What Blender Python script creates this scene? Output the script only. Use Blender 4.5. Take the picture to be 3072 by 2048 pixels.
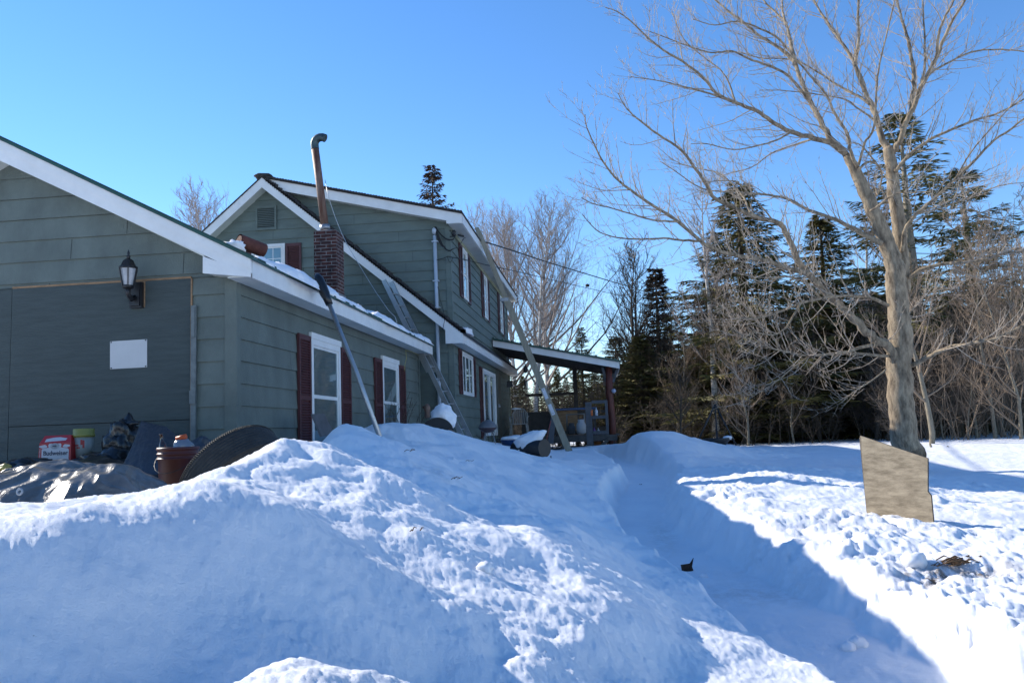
import bpy, math, random
import numpy as np
from mathutils import Vector, Matrix, noise as mnoise
for o in list(bpy.data.objects): bpy.data.objects.remove(o)
S = bpy.context.scene
COL = S.collection
R = math.radians

# ---------------------------------------------------------------- camera
F = 2480.0
Yc = np.array([274, -259, -F]); Yc /= np.linalg.norm(Yc)
Zc = np.array([-859, 22838, -F]); Zc -= Yc*Zc.dot(Yc); Zc /= np.linalg.norm(Zc)
Xc = np.cross(Yc, Zc)
CAM = np.array([0, 0, 1.6])
cam = bpy.data.objects.new('camera', bpy.data.cameras.new('camera'))
COL.objects.link(cam); S.camera = cam
M3 = Matrix(((Xc[0], Xc[1], Xc[2]), (Yc[0], Yc[1], Yc[2]), (Zc[0], Zc[1], Zc[2])))
cam.matrix_world = Matrix.Translation((0, 0, 1.6)) @ M3.to_4x4()
cam.data.sensor_width = 36; cam.data.lens = 36*F/3072
cam.data.clip_start = .05; cam.data.clip_end = 3000
# ---------------------------------------------------------------- sky and sun
SUN_AZ, SUN_EL = 24, 28.9      # azimuth measured from -X towards +Y
W = bpy.data.worlds.new('World'); S.world = W; W.use_nodes = True
sky = W.node_tree.nodes.new('ShaderNodeTexSky'); sky.sky_type = 'NISHITA'; sky.sun_disc = False
sky.sun_elevation = R(SUN_EL); sky.sun_rotation = R(-(90-SUN_AZ))
sky.air_density = 1.0; sky.dust_density = 0; sky.ozone_density = 2.2; sky.altitude = 400
hsv = W.node_tree.nodes.new('ShaderNodeHueSaturation'); hsv.inputs['Saturation'].default_value = 1.22
tint = W.node_tree.nodes.new('ShaderNodeMix'); tint.data_type = 'RGBA'; tint.blend_type = 'MULTIPLY'; tint.inputs[0].default_value = 1; tint.inputs[7].default_value = (.95, .97, 1.08, 1)
W.node_tree.links.new(sky.outputs[0], hsv.inputs['Color']); W.node_tree.links.new(hsv.outputs[0], tint.inputs[6])
W.node_tree.links.new(tint.outputs[2], W.node_tree.nodes['Background'].inputs[0])
W.node_tree.nodes['Background'].inputs[1].default_value = .138
sl = bpy.data.lights.new('sun', 'SUN'); so = bpy.data.objects.new('sun', sl); COL.objects.link(so)
sl.energy = 4.7; sl.angle = R(.5); sl.color = (1, .93, .83)
sv = Vector((-math.cos(R(SUN_AZ))*math.cos(R(SUN_EL)), math.sin(R(SUN_AZ))*math.cos(R(SUN_EL)), math.sin(R(SUN_EL))))
so.rotation_euler = sv.to_track_quat('Z', 'Y').to_euler()
S.view_settings.view_transform = 'Standard'; S.view_settings.look = 'None'
S.view_settings.exposure = .68; S.view_settings.gamma = 1
S.render.engine = 'CYCLES'

# ---------------------------------------------------------------- pixel -> point helpers
def ray(px, py):
    v = np.array([px-1536, 1024-py, -F]); return np.array([v@Xc, v@Yc, v@Zc])
def PX(px, py, X): d = ray(px, py); return Vector(CAM+d*(X/d[0]))
def PY(px, py, Y): d = ray(px, py); return Vector(CAM+d*(Y/d[1]))
def PZ(px, py, Z): d = ray(px, py); return Vector(CAM+d*((Z-1.6)/d[2]))

# ---------------------------------------------------------------- materials
MATS = {}
def mat(name, col, rough=.7, var=.12, scale=6, bump=0, bscale=40, metal=0, spec=.5, stretch=(1, 1, 1), col2=None, detail=5, trans=0):
    if name in MATS: return MATS[name]
    m = bpy.data.materials.new(name); m.use_nodes = True; nt = m.node_tree; N = nt.nodes; L = nt.links
    p = N['Principled BSDF']; p.inputs['Roughness'].default_value = rough; p.inputs['Metallic'].default_value = metal
    p.inputs['Specular IOR Level'].default_value = spec
    tc = N.new('ShaderNodeTexCoord'); mp = N.new('ShaderNodeMapping'); L.new(tc.outputs['Object'], mp.inputs[0])
    mp.inputs['Scale'].default_value = stretch
    nz = N.new('ShaderNodeTexNoise'); nz.inputs['Scale'].default_value = scale; nz.inputs['Detail'].default_value = detail
    nz.inputs['Roughness'].default_value = .65
    L.new(mp.outputs[0], nz.inputs['Vector'])
    cr = N.new('ShaderNodeValToRGB'); L.new(nz.outputs[0], cr.inputs[0])
    c2 = col2 or tuple(min(1, c*(1+var)) for c in col)
    c1 = tuple(c*(1-var) for c in col) if not col2 else col
    cr.color_ramp.elements[0].position = .32; cr.color_ramp.elements[1].position = .68
    cr.color_ramp.elements[0].color = (*c1, 1); cr.color_ramp.elements[1].color = (*c2, 1)
    L.new(cr.outputs[0], p.inputs['Base Color'])
    if bump:
        n2 = N.new('ShaderNodeTexNoise'); n2.inputs['Scale'].default_value = bscale; n2.inputs['Detail'].default_value = 6
        L.new(mp.outputs[0], n2.inputs['Vector'])
        b = N.new('ShaderNodeBump'); b.inputs['Strength'].default_value = bump; b.inputs['Distance'].default_value = .02
        L.new(n2.outputs[0], b.inputs['Height']); L.new(b.outputs[0], p.inputs['Normal'])
    if trans: p.inputs['Transmission Weight'].default_value = trans
    MATS[name] = m; return m
M_side = mat('siding_paint', (.112, .134, .116), .6, .22, 1.6, .3, 50, stretch=(1.5, 1.5, 1), detail=9)
M_side2 = mat('siding_paint_house', (.114, .144, .124), .6, .2, 1.3, .25, 60, stretch=(1, 1, 3))
M_white = mat('white_paint', (.70, .70, .68), .5, .07, 3, .12, 40)
M_soffit = mat('soffit_paint', (.62, .64, .60), .6, .08, 2)
M_green = mat('green_metal', (.015, .06, .045), .4, .2, 5, .05)
M_shing = mat('shingle', (.035, .032, .032), .9, .4, 12, .8, 60)
M_mar = mat('maroon_shutter', (.075, .019, .020), .5, .15, 5)
M_ply = mat('door_plywood', (.052, .068, .066), .75, .16, 2.5, .5, 16, stretch=(1, 1, 9))
M_rawwood = mat('raw_wood', (.28, .17, .09), .8, .3, 8, .4, 30, stretch=(1, 1, 4))
M_dark = mat('dark_metal', (.012, .012, .014), .45, .3, 8, .1)
M_blk = mat('black_plastic', (.010, .010, .012), .3, .3, 8, .3, 20)
M_alu = mat('aluminium', (.42, .43, .43), .42, .12, 8, .08, 60, metal=.75)
M_lumber = mat('weathered_lumber', (.30, .27, .20), .8, .2, 4, .4, 40, stretch=(6, 6, 1))
M_rust = mat('rust_pipe', (.10, .036, .020), .6, .5, 4, .3, 30, metal=.1, col2=(.22, .14, .10), stretch=(3, 3, .6))
M_flue = mat('clay_flue', (.11, .035, .025), .85, .3, 10, .3)
M_red = mat('red_bucket', (.07, .012, .009), .45, .12, 5)
M_glove = mat('leaf_brown', (.05, .025, .015), .9, .4, 20)
M_glassd = mat('window_glass', (.22, .30, .31), .03, .15, 1, 0, spec=1.0, metal=.55)
M_curt = mat('dark_room', (.02, .022, .024), .9)
M_bottle = mat('bottle_glass', (.03, .012, .006), .08, .1, 3, spec=.8)
M_clear = mat('clear_plastic', (.16, .18, .21), .15, .2, 10, .2, 20, spec=.8)
M_tank = mat('tank_paint', (.55, .56, .58), .4, .08, 5)
M_porchwood = mat('porch_wood', (.06, .055, .05), .8, .3, 6, .3)
M_greywood = mat('grey_wood', (.085, .09, .10), .85, .2, 8, .3)
M_log = mat('log_post', (.10, .022, .012), .6, .35, 6, .4, 20, stretch=(2, 2, .5))
M_blue = mat('blue_plastic', (.015, .06, .17), .4, .15, 4)
M_chair = mat('beige_plastic', (.24, .235, .22), .5, .1, 5)
M_tyre = mat('tyre_rubber', (.022, .022, .020), .8, .3, 14, .5, 60)
M_boardw = mat('old_plywood', (.16, .125, .08), .85, .3, 3.4, .25, 40, stretch=(1.5, 1.5, 5), col2=(.38, .31, .21), detail=12)
M_edge = mat('plywood_edge', (.05, .04, .03), .9, .4, 30)  # near black: shade on the sheet's thickness put into the colour
M_conduit = mat('conduit', (.42, .47, .52), .5, .08, 4)
M_cable = mat('cable', (.008, .008, .009), .6)
M_steel = mat('galvanized', (.30, .31, .33), .4, .2, 8, .1, metal=.6)
M_bark = mat('maple_bark', (.085, .062, .04), .95, .4, 4.5, .8, 34, stretch=(2.5, 2.5, .8), col2=(.42, .33, .22), detail=10)
M_twig = mat('maple_twig', (.24, .185, .135), .85, .25, 6, col2=(.50, .42, .33))
M_bark2 = mat('birch_bark', (.22, .19, .16), .8, .3, 7, .4, 20, stretch=(1, 1, 4), col2=(.75, .72, .66))
M_twig2 = mat('birch_twig', (.30, .25, .22), .9, .25, 3)
M_bark3 = mat('dark_bark', (.07, .055, .04), .95, .3, 8, .6)
M_bark4 = mat('tan_bark', (.22, .19, .14), .95, .35, 8, .6, stretch=(3, 3, .6))
M_twig4 = mat('brush_twig', (.17, .125, .085), .9, .3, 3, col2=(.28, .21, .15))
M_needle = mat('spruce_needles', (.045, .056, .017), .75, .3, 1.2, col2=(.19, .15, .045), spec=.25)
M_needle2 = mat('pine_needles', (.045, .058, .022), .75, .3, 1.0, col2=(.18, .15, .05), spec=.25)
M_dead = mat('dead_needles', (.05, .028, .015), .9, .3, 2)
M_bstone = mat('bag_film', (.012, .012, .013), .28, .3, 5, .6, 9)

def snow_mat():
    m = bpy.data.materials.new('snow'); m.use_nodes = True; nt = m.node_tree; N = nt.nodes; L = nt.links
    p = N['Principled BSDF']; p.inputs['Roughness'].default_value = .65; p.inputs['Specular IOR Level'].default_value = .25
    p.inputs['Subsurface Weight'].default_value = 0
    tc = N.new('ShaderNodeTexCoord')
    def nz(s, d, r=.6):
        n = N.new('ShaderNodeTexNoise'); n.inputs['Scale'].default_value = s; n.inputs['Detail'].default_value = d
        n.inputs['Roughness'].default_value = r; L.new(tc.outputs['Object'], n.inputs['Vector']); return n
    a = nz(1.3, 6); cr = N.new('ShaderNodeValToRGB'); L.new(a.outputs[0], cr.inputs[0])
    cr.color_ramp.elements[0].position = .3; cr.color_ramp.elements[0].color = (.80, .82, .86, 1)
    cr.color_ramp.elements[1].position = .65; cr.color_ramp.elements[1].color = (.88, .89, .91, 1)
    # scattered grit and bark crumbs lying on the snow (real specks, not shading)
    g = nz(17, 3, .7); g2 = N.new('ShaderNodeValToRGB'); L.new(g.outputs[0], g2.inputs[0])
    g2.color_ramp.elements[0].position = .745; g2.color_ramp.elements[0].color = (0, 0, 0, 1)
    g2.color_ramp.elements[1].position = .775; g2.color_ramp.elements[1].color = (1, 1, 1, 1)
    at = N.new('ShaderNodeAttribute'); at.attribute_name = 'dirt'
    d2 = nz(9, 6, .75); mm = N.new('ShaderNodeMath'); mm.operation = 'MULTIPLY'
    ds = N.new('ShaderNodeValToRGB'); L.new(d2.outputs[0], ds.inputs[0])
    ds.color_ramp.elements[0].position = .42; ds.color_ramp.elements[1].position = .56
    L.new(at.outputs['Fac'], mm.inputs[0]); L.new(ds.outputs[0], mm.inputs[1])
    mx = N.new('ShaderNodeMix'); mx.data_type = 'RGBA'; L.new(mm.outputs[0], mx.inputs[0]); L.new(cr.outputs[0], mx.inputs[6])
    mx.inputs[7].default_value = (.16, .115, .07, 1)
    m3 = N.new('ShaderNodeMath'); m3.operation = 'MULTIPLY'; L.new(g2.outputs[0], m3.inputs[0]); m3.inputs[1].default_value = .55
    mx2 = N.new('ShaderNodeMix'); mx2.data_type = 'RGBA'; L.new(m3.outputs[0], mx2.inputs[0]); L.new(mx.outputs[2], mx2.inputs[6])
    mx2.inputs[7].default_value = (.22, .19, .16, 1)
    L.new(mx2.outputs[2], p.inputs['Base Color'])
    b1 = nz(22, 8, .7); b2 = nz(150, 5, .8)
    bu = N.new('ShaderNodeBump'); bu.inputs['Strength'].default_value = .38; bu.inputs['Distance'].default_value = .035
    L.new(b1.outputs[0], bu.inputs['Height'])
    bv = N.new('ShaderNodeBump'); bv.inputs['Strength'].default_value = .85; bv.inputs['Distance'].default_value = .006
    L.new(b2.outputs[0], bv.inputs['Height']); L.new(bu.outputs[0], bv.inputs['Normal'])
    L.new(bv.outputs[0], p.inputs['Normal'])
    return m
M_snow = snow_mat()
def brick_mat():
    m = bpy.data.materials.new('brick'); m.use_nodes = True; nt = m.node_tree; N = nt.nodes; L = nt.links
    p = N['Principled BSDF']; p.inputs['Roughness'].default_value = .85
    tc = N.new('ShaderNodeTexCoord'); sp = N.new('ShaderNodeSeparateXYZ'); L.new(tc.outputs['Object'], sp.inputs[0])
    ad = N.new('ShaderNodeMath'); ad.operation = 'ADD'; L.new(sp.outputs[0], ad.inputs[0]); L.new(sp.outputs[1], ad.inputs[1])
    cb = N.new('ShaderNodeCombineXYZ'); L.new(ad.outputs[0], cb.inputs[0]); L.new(sp.outputs[2], cb.inputs[1])
    b = N.new('ShaderNodeTexBrick'); L.new(cb.outputs[0], b.inputs['Vector'])
    b.inputs['Scale'].default_value = 1; b.inputs['Brick Width'].default_value = .21; b.inputs['Row Height'].default_value = .068
    b.inputs['Mortar Size'].default_value = .006; b.inputs['Color1'].default_value = (.10, .028, .020, 1)
    b.inputs['Color2'].default_value = (.055, .020, .018, 1); b.inputs['Mortar'].default_value = (.28, .26, .25, 1)
    nz = N.new('ShaderNodeTexNoise'); nz.inputs['Scale'].default_value = 9; nz.inputs['Detail'].default_value = 6; L.new(tc.outputs['Object'], nz.inputs['Vector'])
    cr = N.new('ShaderNodeValToRGB'); L.new(nz.outputs[0], cr.inputs[0]); cr.color_ramp.elements[0].position = .35; cr.color_ramp.elements[1].position = .6
    cr.color_ramp.elements[0].color = (.25, .25, .28, 1)
    mx = N.new('ShaderNodeMix'); mx.data_type = 'RGBA'; mx.blend_type = 'MULTIPLY'; mx.inputs[0].default_value = .8
    L.new(b.outputs[0], mx.inputs[6]); L.new(cr.outputs[0], mx.inputs[7]); L.new(mx.outputs[2], p.inputs['Base Color'])
    bu = N.new('ShaderNodeBump'); bu.inputs['Strength'].default_value = .6; bu.inputs['Distance'].default_value = .01; bu.invert = True
    L.new(b.outputs['Fac'], bu.inputs['Height']); L.new(bu.outputs[0], p.inputs['Normal'])
    return m
M_brick = brick_mat()
def tarp_mat(name, col, rough, metal):
    return mat(name, col, rough, .2, 6, .8, 13, metal=metal)
M_tarp = tarp_mat('silver_tarp', (.17, .16, .145), .32, .5)
M_tarpb = tarp_mat('blue_grey_tarp', (.030, .036, .048), .45, 0)

# ---------------------------------------------------------------- mesh builder
ORG = {}
def link(o): COL.objects.link(o); return o
def thing(name, label, cat, loc=(0, 0, 0), group=None):
    o = link(bpy.data.objects.new(name, None)); o.location = loc; o.empty_display_size = .2
    o['label'] = label; o['category'] = cat
    if group: o['group'] = group
    ORG[o.name] = Vector(loc); return o
class MB:
    def __init__(s): s.v = []; s.f = []; s.m = []; s.sm = []; s.ci = 0; s.smooth = False
    def add(s, vs, fs):
        b = len(s.v); s.v.extend([tuple(x) for x in vs])
        for f in fs: s.f.append([b+i for i in f]); s.m.append(s.ci); s.sm.append(s.smooth)
    def hexa(s, p):   # 8 corners: 0-3 bottom loop, 4-7 top loop
        s.add(p, [(0, 3, 2, 1), (4, 5, 6, 7), (0, 1, 5, 4), (1, 2, 6, 5), (2, 3, 7, 6), (3, 0, 4, 7)])
    def box(s, a, b):
        x0, x1 = sorted((a[0], b[0])); y0, y1 = sorted((a[1], b[1])); z0, z1 = sorted((a[2], b[2]))
        s.hexa([(x0, y0, z0), (x1, y0, z0), (x1, y1, z0), (x0, y1, z0), (x0, y0, z1), (x1, y0, z1), (x1, y1, z1), (x0, y1, z1)])
    def prism(s, poly, ext):
        n = len(poly); e = Vector(ext); a = [Vector(p) for p in poly]; b = [p+e for p in a]
        s.add(a+b, [tuple(range(n))[::-1], tuple(range(n, 2*n))]+[(i, (i+1) % n, n+(i+1) % n, n+i) for i in range(n)])
    def bar(s, p, q, w, h, up=(0, 0, 1)):
        p = Vector(p); q = Vector(q); d = (q-p).normalized(); u = Vector(up)
        x = d.cross(u).normalized()*(w/2); y = x.cross(d).normalized()*(h/2)
        s.hexa([p-x-y, p+x-y, p+x+y, p-x+y, q-x-y, q+x-y, q+x+y, q-x+y])
    def tube(s, pts, rad, n=8, cap=True):
        pts = [Vector(p) for p in pts]; k = len(pts)
        if not hasattr(rad, '__len__'): rad = [rad]*k
        b = len(s.v); ref = None
        for i, p in enumerate(pts):
            t = (pts[min(i+1, k-1)]-pts[max(i-1, 0)])
            if t.length < 1e-9: t = Vector((0, 0, 1))
            t.normalize()
            if ref is None:
                ref = t.orthogonal().normalized()
            else:
                ref = (ref-t*ref.dot(t))
                ref = ref.normalized() if ref.length > 1e-6 else t.orthogonal().normalized()
            w = t.cross(ref)
            for j in range(n):
                a = 2*math.pi*j/n
                q = p+(ref*math.cos(a)+w*math.sin(a))*rad[i]; s.v.append((q.x, q.y, q.z))
        for i in range(k-1):
            for j in range(n):
                s.f.append([b+i*n+j, b+i*n+(j+1) % n, b+(i+1)*n+(j+1) % n, b+(i+1)*n+j]); s.m.append(s.ci); s.sm.append(True)
        if cap:
            s.f.append([b+j for j in range(n)][::-1]); s.m.append(s.ci); s.sm.append(False)
            s.f.append([b+(k-1)*n+j for j in range(n)]); s.m.append(s.ci); s.sm.append(False)
    def lathe(s, prof, c, n=24, mtx=None):   # prof [(r,z)]
        vs = []; c = Vector(c)
        for r, z in prof:
            for j in range(n):
                a = 2*math.pi*j/n; v = Vector((r*math.cos(a), r*math.sin(a), z))
                vs.append(c+(mtx @ v if mtx else v))
        fs = [(i*n+j, i*n+(j+1) % n, (i+1)*n+(j+1) % n, (i+1)*n+j) for i in range(len(prof)-1) for j in range(n)]
        sv = s.smooth; s.smooth = True; s.add(vs, fs); s.smooth = sv
    def blob(s, c, r, seed=0, amp=.25, fr=1.5, nu=20, nv=12, zmin=None, mtx=None):
        vs = []; c = Vector(c)
        for i in range(nv+1):
            ph = math.pi*i/nv
            for j in range(nu):
                a = 2*math.pi*j/nu
                d = Vector((math.sin(ph)*math.cos(a), math.sin(ph)*math.sin(a), math.cos(ph)))
                k = 1+amp*mnoise.fractal(d*fr+Vector((seed*7.3, seed*1.7, 0)), .8, 2, 4)
                v = Vector((d.x*r[0], d.y*r[1], d.z*r[2]))*k
                if zmin is not None: v.z = max(v.z, zmin)
                if mtx: v = mtx @ v
                vs.append(c+v)
        fs = [(i*nu+j, (i+1)*nu+j, (i+1)*nu+(j+1) % nu, i*nu+(j+1) % nu) for i in range(nv) for j in range(nu)]
        sv = s.smooth; s.smooth = True; s.add(vs, fs); s.smooth = sv
    def build(s, name, mats, parent=None, kind=None, label=None, cat=None, group=None):
        if not isinstance(mats, (list, tuple)): mats = [mats]
        off = ORG[parent.name] if parent is not None else Vector((0, 0, 0))
        loc = None
        if parent is None and kind is None and s.v:
            a = np.array(s.v); loc = Vector(((a[:, 0].min()+a[:, 0].max())/2, (a[:, 1].min()+a[:, 1].max())/2, a[:, 2].min())); off = loc
        me = bpy.data.meshes.new(name)
        vv = (np.array(s.v)-np.array(off)) if s.v else np.zeros((0, 3))
        me.from_pydata(vv.tolist(), [], s.f)
        for m in mats: me.materials.append(m)
        me.polygons.foreach_set('material_index', s.m); me.polygons.foreach_set('use_smooth', s.sm); me.update()
        o = link(bpy.data.objects.new(name, me))
        if parent is not None: o.parent = parent; ORG[o.name] = off
        else:
            if loc is not None: o.location = loc
            ORG[o.name] = off
        if kind: o['kind'] = kind
        if label: o['label'] = label
        if cat: o['category'] = cat
        if group: o['group'] = group
        return o
def part(fn, name, m, parent, label=None):
    b = MB(); fn(b); return b.build(name, m, parent, label=label)
def boxp(name, a, b_, m, parent, label=None):
    b = MB(); b.box(a, b_); return b.build(name, m, parent, label=label)

# ---------------------------------------------------------------- lap siding
def clip(poly, z, keep_above):
    out = []
    for i in range(len(poly)):
        a, b = poly[i], poly[(i+1) % len(poly)]
        ia = (a[1] >= z) if keep_above else (a[1] <= z); ib = (b[1] >= z) if keep_above else (b[1] <= z)
        if ia: out.append(a)
        if ia != ib:
            t = (z-a[1])/(b[1]-a[1]); out.append((a[0]+(b[0]-a[0])*t, z))
    return out
def siding(name, poly, to3, z0, h, m, parent, joints=()):
    """poly in (u,z); to3(u,z,out) -> point; each course overlaps the one below"""
    b = MB(); zmin = min(p[1] for p in poly); zmax = max(p[1] for p in poly)
    k0 = math.floor((zmin-z0)/h); rr = random.Random(hash(name) % 1000 if False else len(poly)*7)
    z = z0+k0*h
    while z < zmax:
        P = clip(clip(poly, max(z, zmin), True), z+h, False) if z > zmin else clip(poly, z+h, False)
        if len(P) >= 3:
            jit = rr.uniform(-.003, .003)
            vs = [to3(u, q+(jit if abs(q-z) < 1e-6 else 0), .022-.019*min(1, max(0, (q-z)/h))) for u, q in P]
            b.add(vs, [tuple(range(len(P)))])
            lo = [i for i in range(len(P)) if abs(P[i][1]-max(z, zmin)) < 1e-6]
            if len(lo) >= 2:
                us = sorted(P[i][0] for i in lo); zz = P[lo[0]][1]+jit
                b.add([to3(us[0], zz, .022), to3(us[-1], zz, .022), to3(us[-1], zz, .0), to3(us[0], zz, .0)], [(0, 1, 2, 3)])
                # butt joints between boards
                x = us[0]+rr.uniform(.6, 4)
                while x < us[-1]-.3:
                    if joints:
                        top = z+h*.96
                        if all(min(p[0] for p in P) < x < max(p[0] for p in P) for _ in (0,)) and top < zmax-.2:
                            b.ci = 1; b.add([to3(x, zz+.004, .0235), to3(x+.005, zz+.004, .0235), to3(x+.005, top, .006), to3(x, top, .006)], [(0, 1, 2, 3)]); b.ci = 0
                    x += rr.choice((2.4, 3.6, 4.8))
        z += h
    return b.build(name, [m, M_curt], parent)

# ================================================================= SNOW TERRAIN
def hz(px): return 1352-(px)*.0377
PL0 = PY(500, 1470, 2.9); GA, GB = -.62, .55
PL1 = PY(1100, 1480, 4.5); GC, GD = -.30, .12
def plane_Y(px, py, k=None):      # near face of the big plowed hump (about 38 degrees) / gentler lit shelf behind it
    p, a, b = (PL1, GC, GD) if k == 'S' else (PL0, GA, GB)
    d = ray(px, py); return (p.z-a*p.x-b*p.y-1.6)/(d[2]-a*d[0]-b*d[1])*d[1]
ctrl = [  # px, py, depth Y (None: on the hump's near face, 'S': on the shelf)
 (-900,1560,3.4),(-400,1500,3.5),(-400,1640,None),(-400,2048,None),(-900,2048,1.8),
 (0,1487,3.6),(0,1550,3.0),(0,1615,None),(0,1800,None),(0,2048,None),
 (150,1490,3.65),(150,1592,None),(150,1800,None),(150,2048,None),(150,1540,3.1),
 (240,1474,3.7),(310,1490,3.7),(300,1555,None),(300,1800,None),(380,1517,3.7),(350,2048,None),(300,1520,3.3),
 (470,1500,3.7),(560,1480,'S'),(450,1530,None),(500,1700,None),(500,2048,None),(600,1570,None),
 (650,1430,'S'),(740,1395,'S'),(660,1502,None),(760,1455,3.7),(700,1700,None),(700,1900,None),(850,1600,None),
 (800,1342,'S'),(850,1303,5.2),(850,1380,'S'),(870,1512,None),(860,1460,'S'),(900,1700,None),(900,1900,None),
 (920,1380,'S'),(920,1320,5.2),(1000,1340,5.4),(1000,1400,'S'),(1000,1480,'S'),(960,1520,3.85),(1045,1648,None),(1080,1800,None),(1045,1930,None),
 (1190,1412,5.25),(1190,1445,'S'),(1100,1480,'S'),(1175,1740,None),(1170,1660,'S'),(1170,1560,'S'),(1060,1590,'S'),
 (1306,1825,3.12),(1306,1740,'S'),(1300,1900,None),(1437,1890,3.05),(1437,1800,'S'),(1535,1940,2.98),(1650,2048,2.85),(1500,2000,None),
 (1300,2048,None),(1150,1900,None),(1560,1880,3.3),(1300,1620,'S'),(1400,1690,'S'),
 (700,2010,1.78),(800,1975,1.78),(900,1955,1.78),(960,1962,1.78),(1050,2010,1.75),(760,2048,1.65),(950,2048,1.65),(1130,1985,1.95),(1220,2020,1.9),
 (1010,1262,8.6),(1005,1300,7.6),(1140,1263,11.0),(1165,1350,9.5),(1230,1270,12.5),(1300,1288,14.5),(1400,1310,16),(1500,1345,15.5),(1570,1362,16),(1640,1372,16.5),(1700,1366,18),(1800,1352,21),
 (1150,1400,6.8),(1250,1350,9.5),(1300,1400,7.6),(1400,1400,9.5),(1500,1400,10.5),(1600,1430,10.5),(1250,1480,5.8),(1350,1520,5.6),(1400,1470,7.2),
 (1450,1560,5.6),(1530,1580,5.1),(1600,1500,8.2),(1700,1450,11),(1800,1420,13.5),(1870,1400,15.5),
 (1700,1590,6.0),(1560,1650,4.4),(1640,1620,4.9),(1650,1700,4.35),(1750,1590,6.6),(1640,1540,6.9),(1740,1520,9.3),(1787,1500,10.5),(1790,1580,9.0),
 (1660,1745,4.15),(1750,1723,4.25),(1820,1760,4.25),(1870,1800,4.1),(1880,1850,3.9),(1800,1850,3.75),(1900,1880,3.85),(1700,1850,3.55),
 (1850,1625,7.6),(1850,1680,6.3),(1928,1668,7.1),(2030,1732,6.3),(2110,1780,5.95),(1950,1760,5.3),(2050,1820,5.1),(2150,1860,5.0),(2270,1900,4.8),(2230,1855,5.4),(2350,1930,4.9),(2370,1990,4.45),(2200,1960,4.2),(2050,1880,4.5),
 (2000,2000,3.7),(2150,2048,3.6),(2420,2000,4.3),(2530,2048,4.05),(1800,2000,3.3),(1900,2048,3.25),(1600,1935,3.15),(1750,2048,3.05),
 (2100,1440,13),(2060,1475,11),(2189,1522,9.4),(2320,1594,8.1),(2450,1672,6.9),(2581,1750,5.95),(2700,1830,5.2),(2800,1900,4.65),
 (2850,1960,4.4),(3072,1850,4.7),(3000,1900,4.5),(3072,1930,4.0),(2900,2010,4.0),(2850,2048,3.95),(3072,2048,3.7),
 (3072,1700,6.1),(2900,1650,6.9),(2700,1640,7.3),(2950,1740,5.9),(2780,1750,6.1),
 (2770,1556,9.0),(2600,1528,9.3),(2400,1480,10.8),(2300,1440,12),(3072,1575,8.9),(2950,1570,9.0),(2250,1400,14.5),(2400,1412,14),(2350,1425,12.6),(2600,1450,12.5),
 (3072,1470,13),(2800,1403,19),(2600,1378,21),(2500,1362,23),(2250,1346,23),(2400,1353,23),(3072,1425,22),(2950,1418,20),
 (2100,1318,21.5),(2040,1302,20.5),(1990,1290,20.3),(1930,1287,20.3),(1900,1300,20.8),(2000,1320,18.6),(1930,1325,19),(1860,1335,21),(2000,1350,17.5),(2100,1390,17),(2200,1380,19),(1960,1380,17.5),
 (3500,1650,7.0),(3500,1480,14),(3500,2000,4.5),(3900,1700,7),
]
cp = []; cz = []
for px, py, Y in ctrl:
    p = PY(px, py, plane_Y(px, py, Y) if Y in (None, 'S') else Y); cp.append((p.x, p.y)); cz.append(p.z)
def anc(x, y, z): cp.append((x, y)); cz.append(z)
# unseen ground: garage yard, under house, woods, driveway behind
for x, y, z in [(-3.6,5.3,1.12),(-2.7,5.4,1.12),(-4.6,5.2,1.10),(-6.5,5.3,1.1),(-3,6.5,1.1),(-2.6,6.2,1.12),(-5,7.5,1.1),(-9,7,1.1),(-9,5,1.1),
                (-3.3,8.2,1.12),(-3.0,8.9,1.35),(-5,12,1.1),(-9,12,1.1),(-12,6,1.1),(-14,12,1.1),(-14,25,1.1),(-6,20,1.1),(-5,27,1.1),(-3.3,19.5,1.5),(-3.0,21,1.2),(-2.4,23,1.0),
                (-3,27,1.0),(0,25,1.1),(0,28,1.0),(-4,34,.9),(3,30,.6),(3.5,24.5,.95),(8,30,.1),(14,32,-.6),(22,32,-1.0),(0,45,.5),(12,45,-.4),(30,45,-1.2),(-25,30,1),(-25,45,.8),(0,70,.3),(30,70,-1),(-40,60,.6),
                (0,1.0,.0),(1.5,1.6,-.02),(-2,1.2,.3),(-6,2,.6),(4,1.5,0),(6,4,.4),(9,8,.4),(15,12,.1),(12,20,-.1),(18,25,-.4),(-2,-5,0),(4,-5,0),(-10,-4,0),(10,-2,.1),(0,-30,0),(-30,-10,.2),(30,-10,0),(35,20,-.7)]:
    anc(x, y, z)
def warp(x, y):
    r = np.sqrt(x*x+y*y); u = np.log(np.clip(r, .9, 90)); th = np.arctan2(x, np.maximum(y, 0)+0*y)
    th = np.arctan2(x, y)
    return u*1.0, th*1.5
cp = np.array(cp); cz = np.array(cz)
WU, WT = warp(cp[:, 0], cp[:, 1])
CC2 = .02**2
D = np.sqrt((WU[:, None]-WU[None])**2+(WT[:, None]-WT[None])**2+CC2)
n = len(cz); A = np.zeros((n+1, n+1)); A[:n, :n] = D-np.eye(n)*.0; A[:n, n] = 1; A[n, :n] = 1
A[:n, :n] -= np.eye(n)*.012    # slight smoothing
sol = np.linalg.solve(A, np.append(cz, 0)); LAM, LC0 = sol[:n], sol[n]
def base_z(x, y):
    x = np.asarray(x, float); y = np.asarray(y, float); out = np.empty(x.shape)
    for i in range(0, len(x), 20000):
        u, t = warp(x[i:i+20000], y[i:i+20000])
        out[i:i+20000] = np.sqrt((u[:, None]-WU)**2+(t[:, None]-WT)**2+CC2) @ LAM+LC0
    return out
rng = np.random.RandomState(5); PERM = rng.permutation(4096); GR = rng.uniform(0, 2*np.pi, 4096)
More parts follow.
